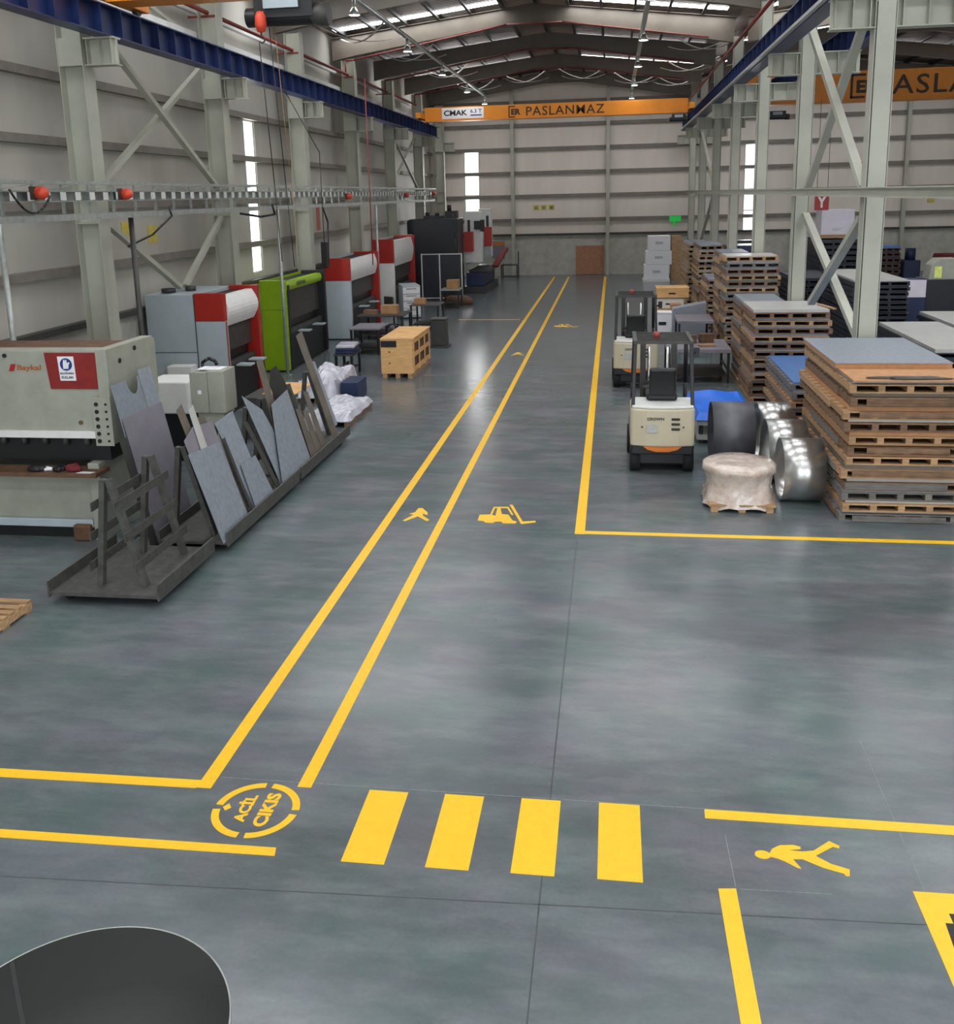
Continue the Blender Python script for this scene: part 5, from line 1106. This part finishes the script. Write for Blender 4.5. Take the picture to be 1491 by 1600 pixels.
for z_ in (0.1, 0.77):
    for y in (0, 0.8):
        bm = BM(); box(bm, -0.419, 0.419, y - 0.02, y + 0.02, z_ - 0.02, z_ + 0.02); obj('rail', bm, M_black, t)
# red letter banner and yellow signs, right hall
t = thing('hanging_banner', 'red hanging board with a white letter Y between the right columns', 'sign', (8.1, 40.0, 0))
bm = BM(); box(bm, -0.27, 0.27, -0.01, 0.01, 3.8, 4.45); obj('board', bm, M_red, t)
text('lettering', 'Y', M_paper, (-0.16, -0.011, 3.9), (1, 0, 0), (0, 0, 1), 0.32, 0.42, t, 0.05, 0.004)
for x in (-0.2, 0.2):
    bm = BM(); tube(bm, (x, 0, 4.45), (x, 0, 8.0), 0.01, 6); obj('wire', bm, M_dgrey, t)
bm = BM(); box(bm, 17.1, 17.5, yw, yw + 0.015, 3.7, 4.1); tag(obj('yellow_sign', bm, M_yelsign), 'yellow sign on the end wall at the far right', 'sign')
# ---- right hall stacks
stack('h', 6.98, 8.6, 29.6, 33.8, [(0.1, 0.05, M_dkpal)] * 12 + [(0.12, 0.05, M_sheetw)], 'long grey stack between the columns', [M_dkpal], 4, 9, parts=False, seed=21)
stack('i', 7.1, 8.7, 22.4, 27.2, [(0.12, 0.1, M_dkpal)] * 4 + [(0.12, 0.08, M_sheetw)], 'wide flat stack by the nearest column', [M_dkpal], 5, 9, parts=False, seed=22)
stack('j', 8.82, 10.4, 24.0, 29.5, [(0.12, 0.1, M_dkpal)] * 4 + [(0.12, 0.08, M_sheetw)], 'farther wide flat stack', [M_dkpal], 5, 9, parts=False, seed=23)
stack('k', 6.35, 7.95, 35.6, 39.2, [(0.12, 0.07, M_dkpal)] * 8, 'dark stack behind the long grey one', [M_dkpal], 4, 9, parts=False, seed=24)
stack('l', 8.05, 9.5, 39.6, 42.6, [(0.12, 0.1, M_dkpal)] * 12, 'dark stack carrying the white carton', [M_dkpal, M_dkpal], 4, 9, parts=False, seed=25)
t = thing('white_carton', 'big white carton on a light pallet on the dark right hall stack', 'box', (8.75, 40.0, 2.71))
bm = BM(); box(bm, -0.62, 0.62, 0, 1.1, 0.13, 1.1); obj('body', bm, M_curt, t, 0.02)
bm = BM(); box(bm, -0.68, 0.68, -0.05, 1.15, 0.0, 0.129); obj('pallet', bm, M_wood, t)
bm = BM(); box(bm, -0.2, 0.15, -0.012, -0.001, 0.3, 0.4); obj('print', bm, M_galv, t)
stack('m', 11.4, 12.3, 44.0, 45.5, [(0.14, 0.1, M_dkpal)] * 8 + [(0.1, 0.1, M_sheetb)], 'small reddish stack far right', [M_brown, M_brown], 4, 7, parts=False, seed=26)
t = thing('blue_machine', 'dark blue machine with round top far away on the right', 'machine', (12.85, 44.2, 0))
bm = BM(); box(bm, -0.35, 0.35, 0, 0.8, 0.0, 1.5); obj('body', bm, M_navy, t, 0.05)
bm = BM(); tube(bm, (0, 0.4, 1.501), (0, 0.4, 2.0), 0.22, 16); obj('tank', bm, M_navy, t)
t = thing('dark_red_machine', 'dark red machine cut by the right edge', 'machine', (14.3, 43.0, 0))
bm = BM(); box(bm, -0.7, 0.9, 0, 1.2, 0.0, 1.3); obj('body', bm, M_black, t, 0.05)
bm = BM(); tube(bm, (-0.75, 0.6, 1.55), (0.9, 0.6, 1.55), 0.28, 20); obj('drum', bm, M_redtx, t)
t = thing('tape_machine', 'dark machine with a cream hood and yellow window at the right edge', 'machine', (10.6, 33.6, 0))
bm = BM(); box(bm, -0.35, 0.8, 0, 1.2, 0.0, 1.62); obj('body', bm, M_black2, t, 0.02)
bm = BM(); prism(bm, [(-0.3, 1.621), (-0.22, 2.1), (0.0, 2.3), (0.6, 2.3), (0.6, 1.621)], 0, 0.7, 'y'); obj('hood', bm, M_cream, t, 0.02)
bm = BM(); box(bm, -0.12, 0.1, -0.012, -0.001, 1.68, 2.05); obj('window', bm, mat('yellow_window', srgb(232, 240, 130), 0.4), t)
for k, zz in enumerate((1.0,)):
    bm = BM(); box(bm, -0.95, -0.36, -0.05, -0.03, 1.05, 1.62); obj('side_sign', bm, M_curt, t)
bm = BM(); box(bm, -0.95, -0.36, -0.028, 1.0, 0.0, 1.6); obj('side_cabinet', bm, M_navy, t)
carton(5.6, 44.0, 0.0, 1.4, 1.6, 2.3, 'blue covered load beyond the high wooden stack', M_blue, name='blue_load', cat='load')
carton(6.9, 54.0, 0.0, 1.2, 1.0, 2.0, 'dark machine block below the right end wall window', M_dgrey, name='dark_block', cat='machine')
t = thing('gas_tank', 'small green grey tank behind the right columns at the far wall', 'tank', (13.6, 54.5, 0))
bm = BM(); tube(bm, (0, 0, 0.2), (0, 0, 2.4), 0.45, 20); obj('shell', bm, M_conc, t)
bm = BM(); box(bm, -0.4, 0.4, -0.4, 0.4, 0, 0.199); obj('base', bm, M_dgrey, t)
# left wall small signs
for i, (y, z_, m_) in enumerate(((20.1, 4.12, M_yelsign), (21.3, 4.0, M_yelsign))):
    bm = BM(); box(bm, XL + 0.002, XL + 0.012, y - 0.22, y + 0.22, z_ - 0.2, z_ + 0.2); tag(obj('yellow_sign', bm, m_), 'faded yellow sign on the left wall behind the V brace, %s one' % ('left', 'right')[i], 'sign')
bm = BM(); box(bm, XL + 0.002, XL + 0.012, 34.1, 34.5, 3.6, 4.5); tag(obj('red_sign', bm, mat('faded_red', srgb(190, 110, 96), 0.7)), 'faded red vertical sign on the left wall between third and fourth columns', 'sign')
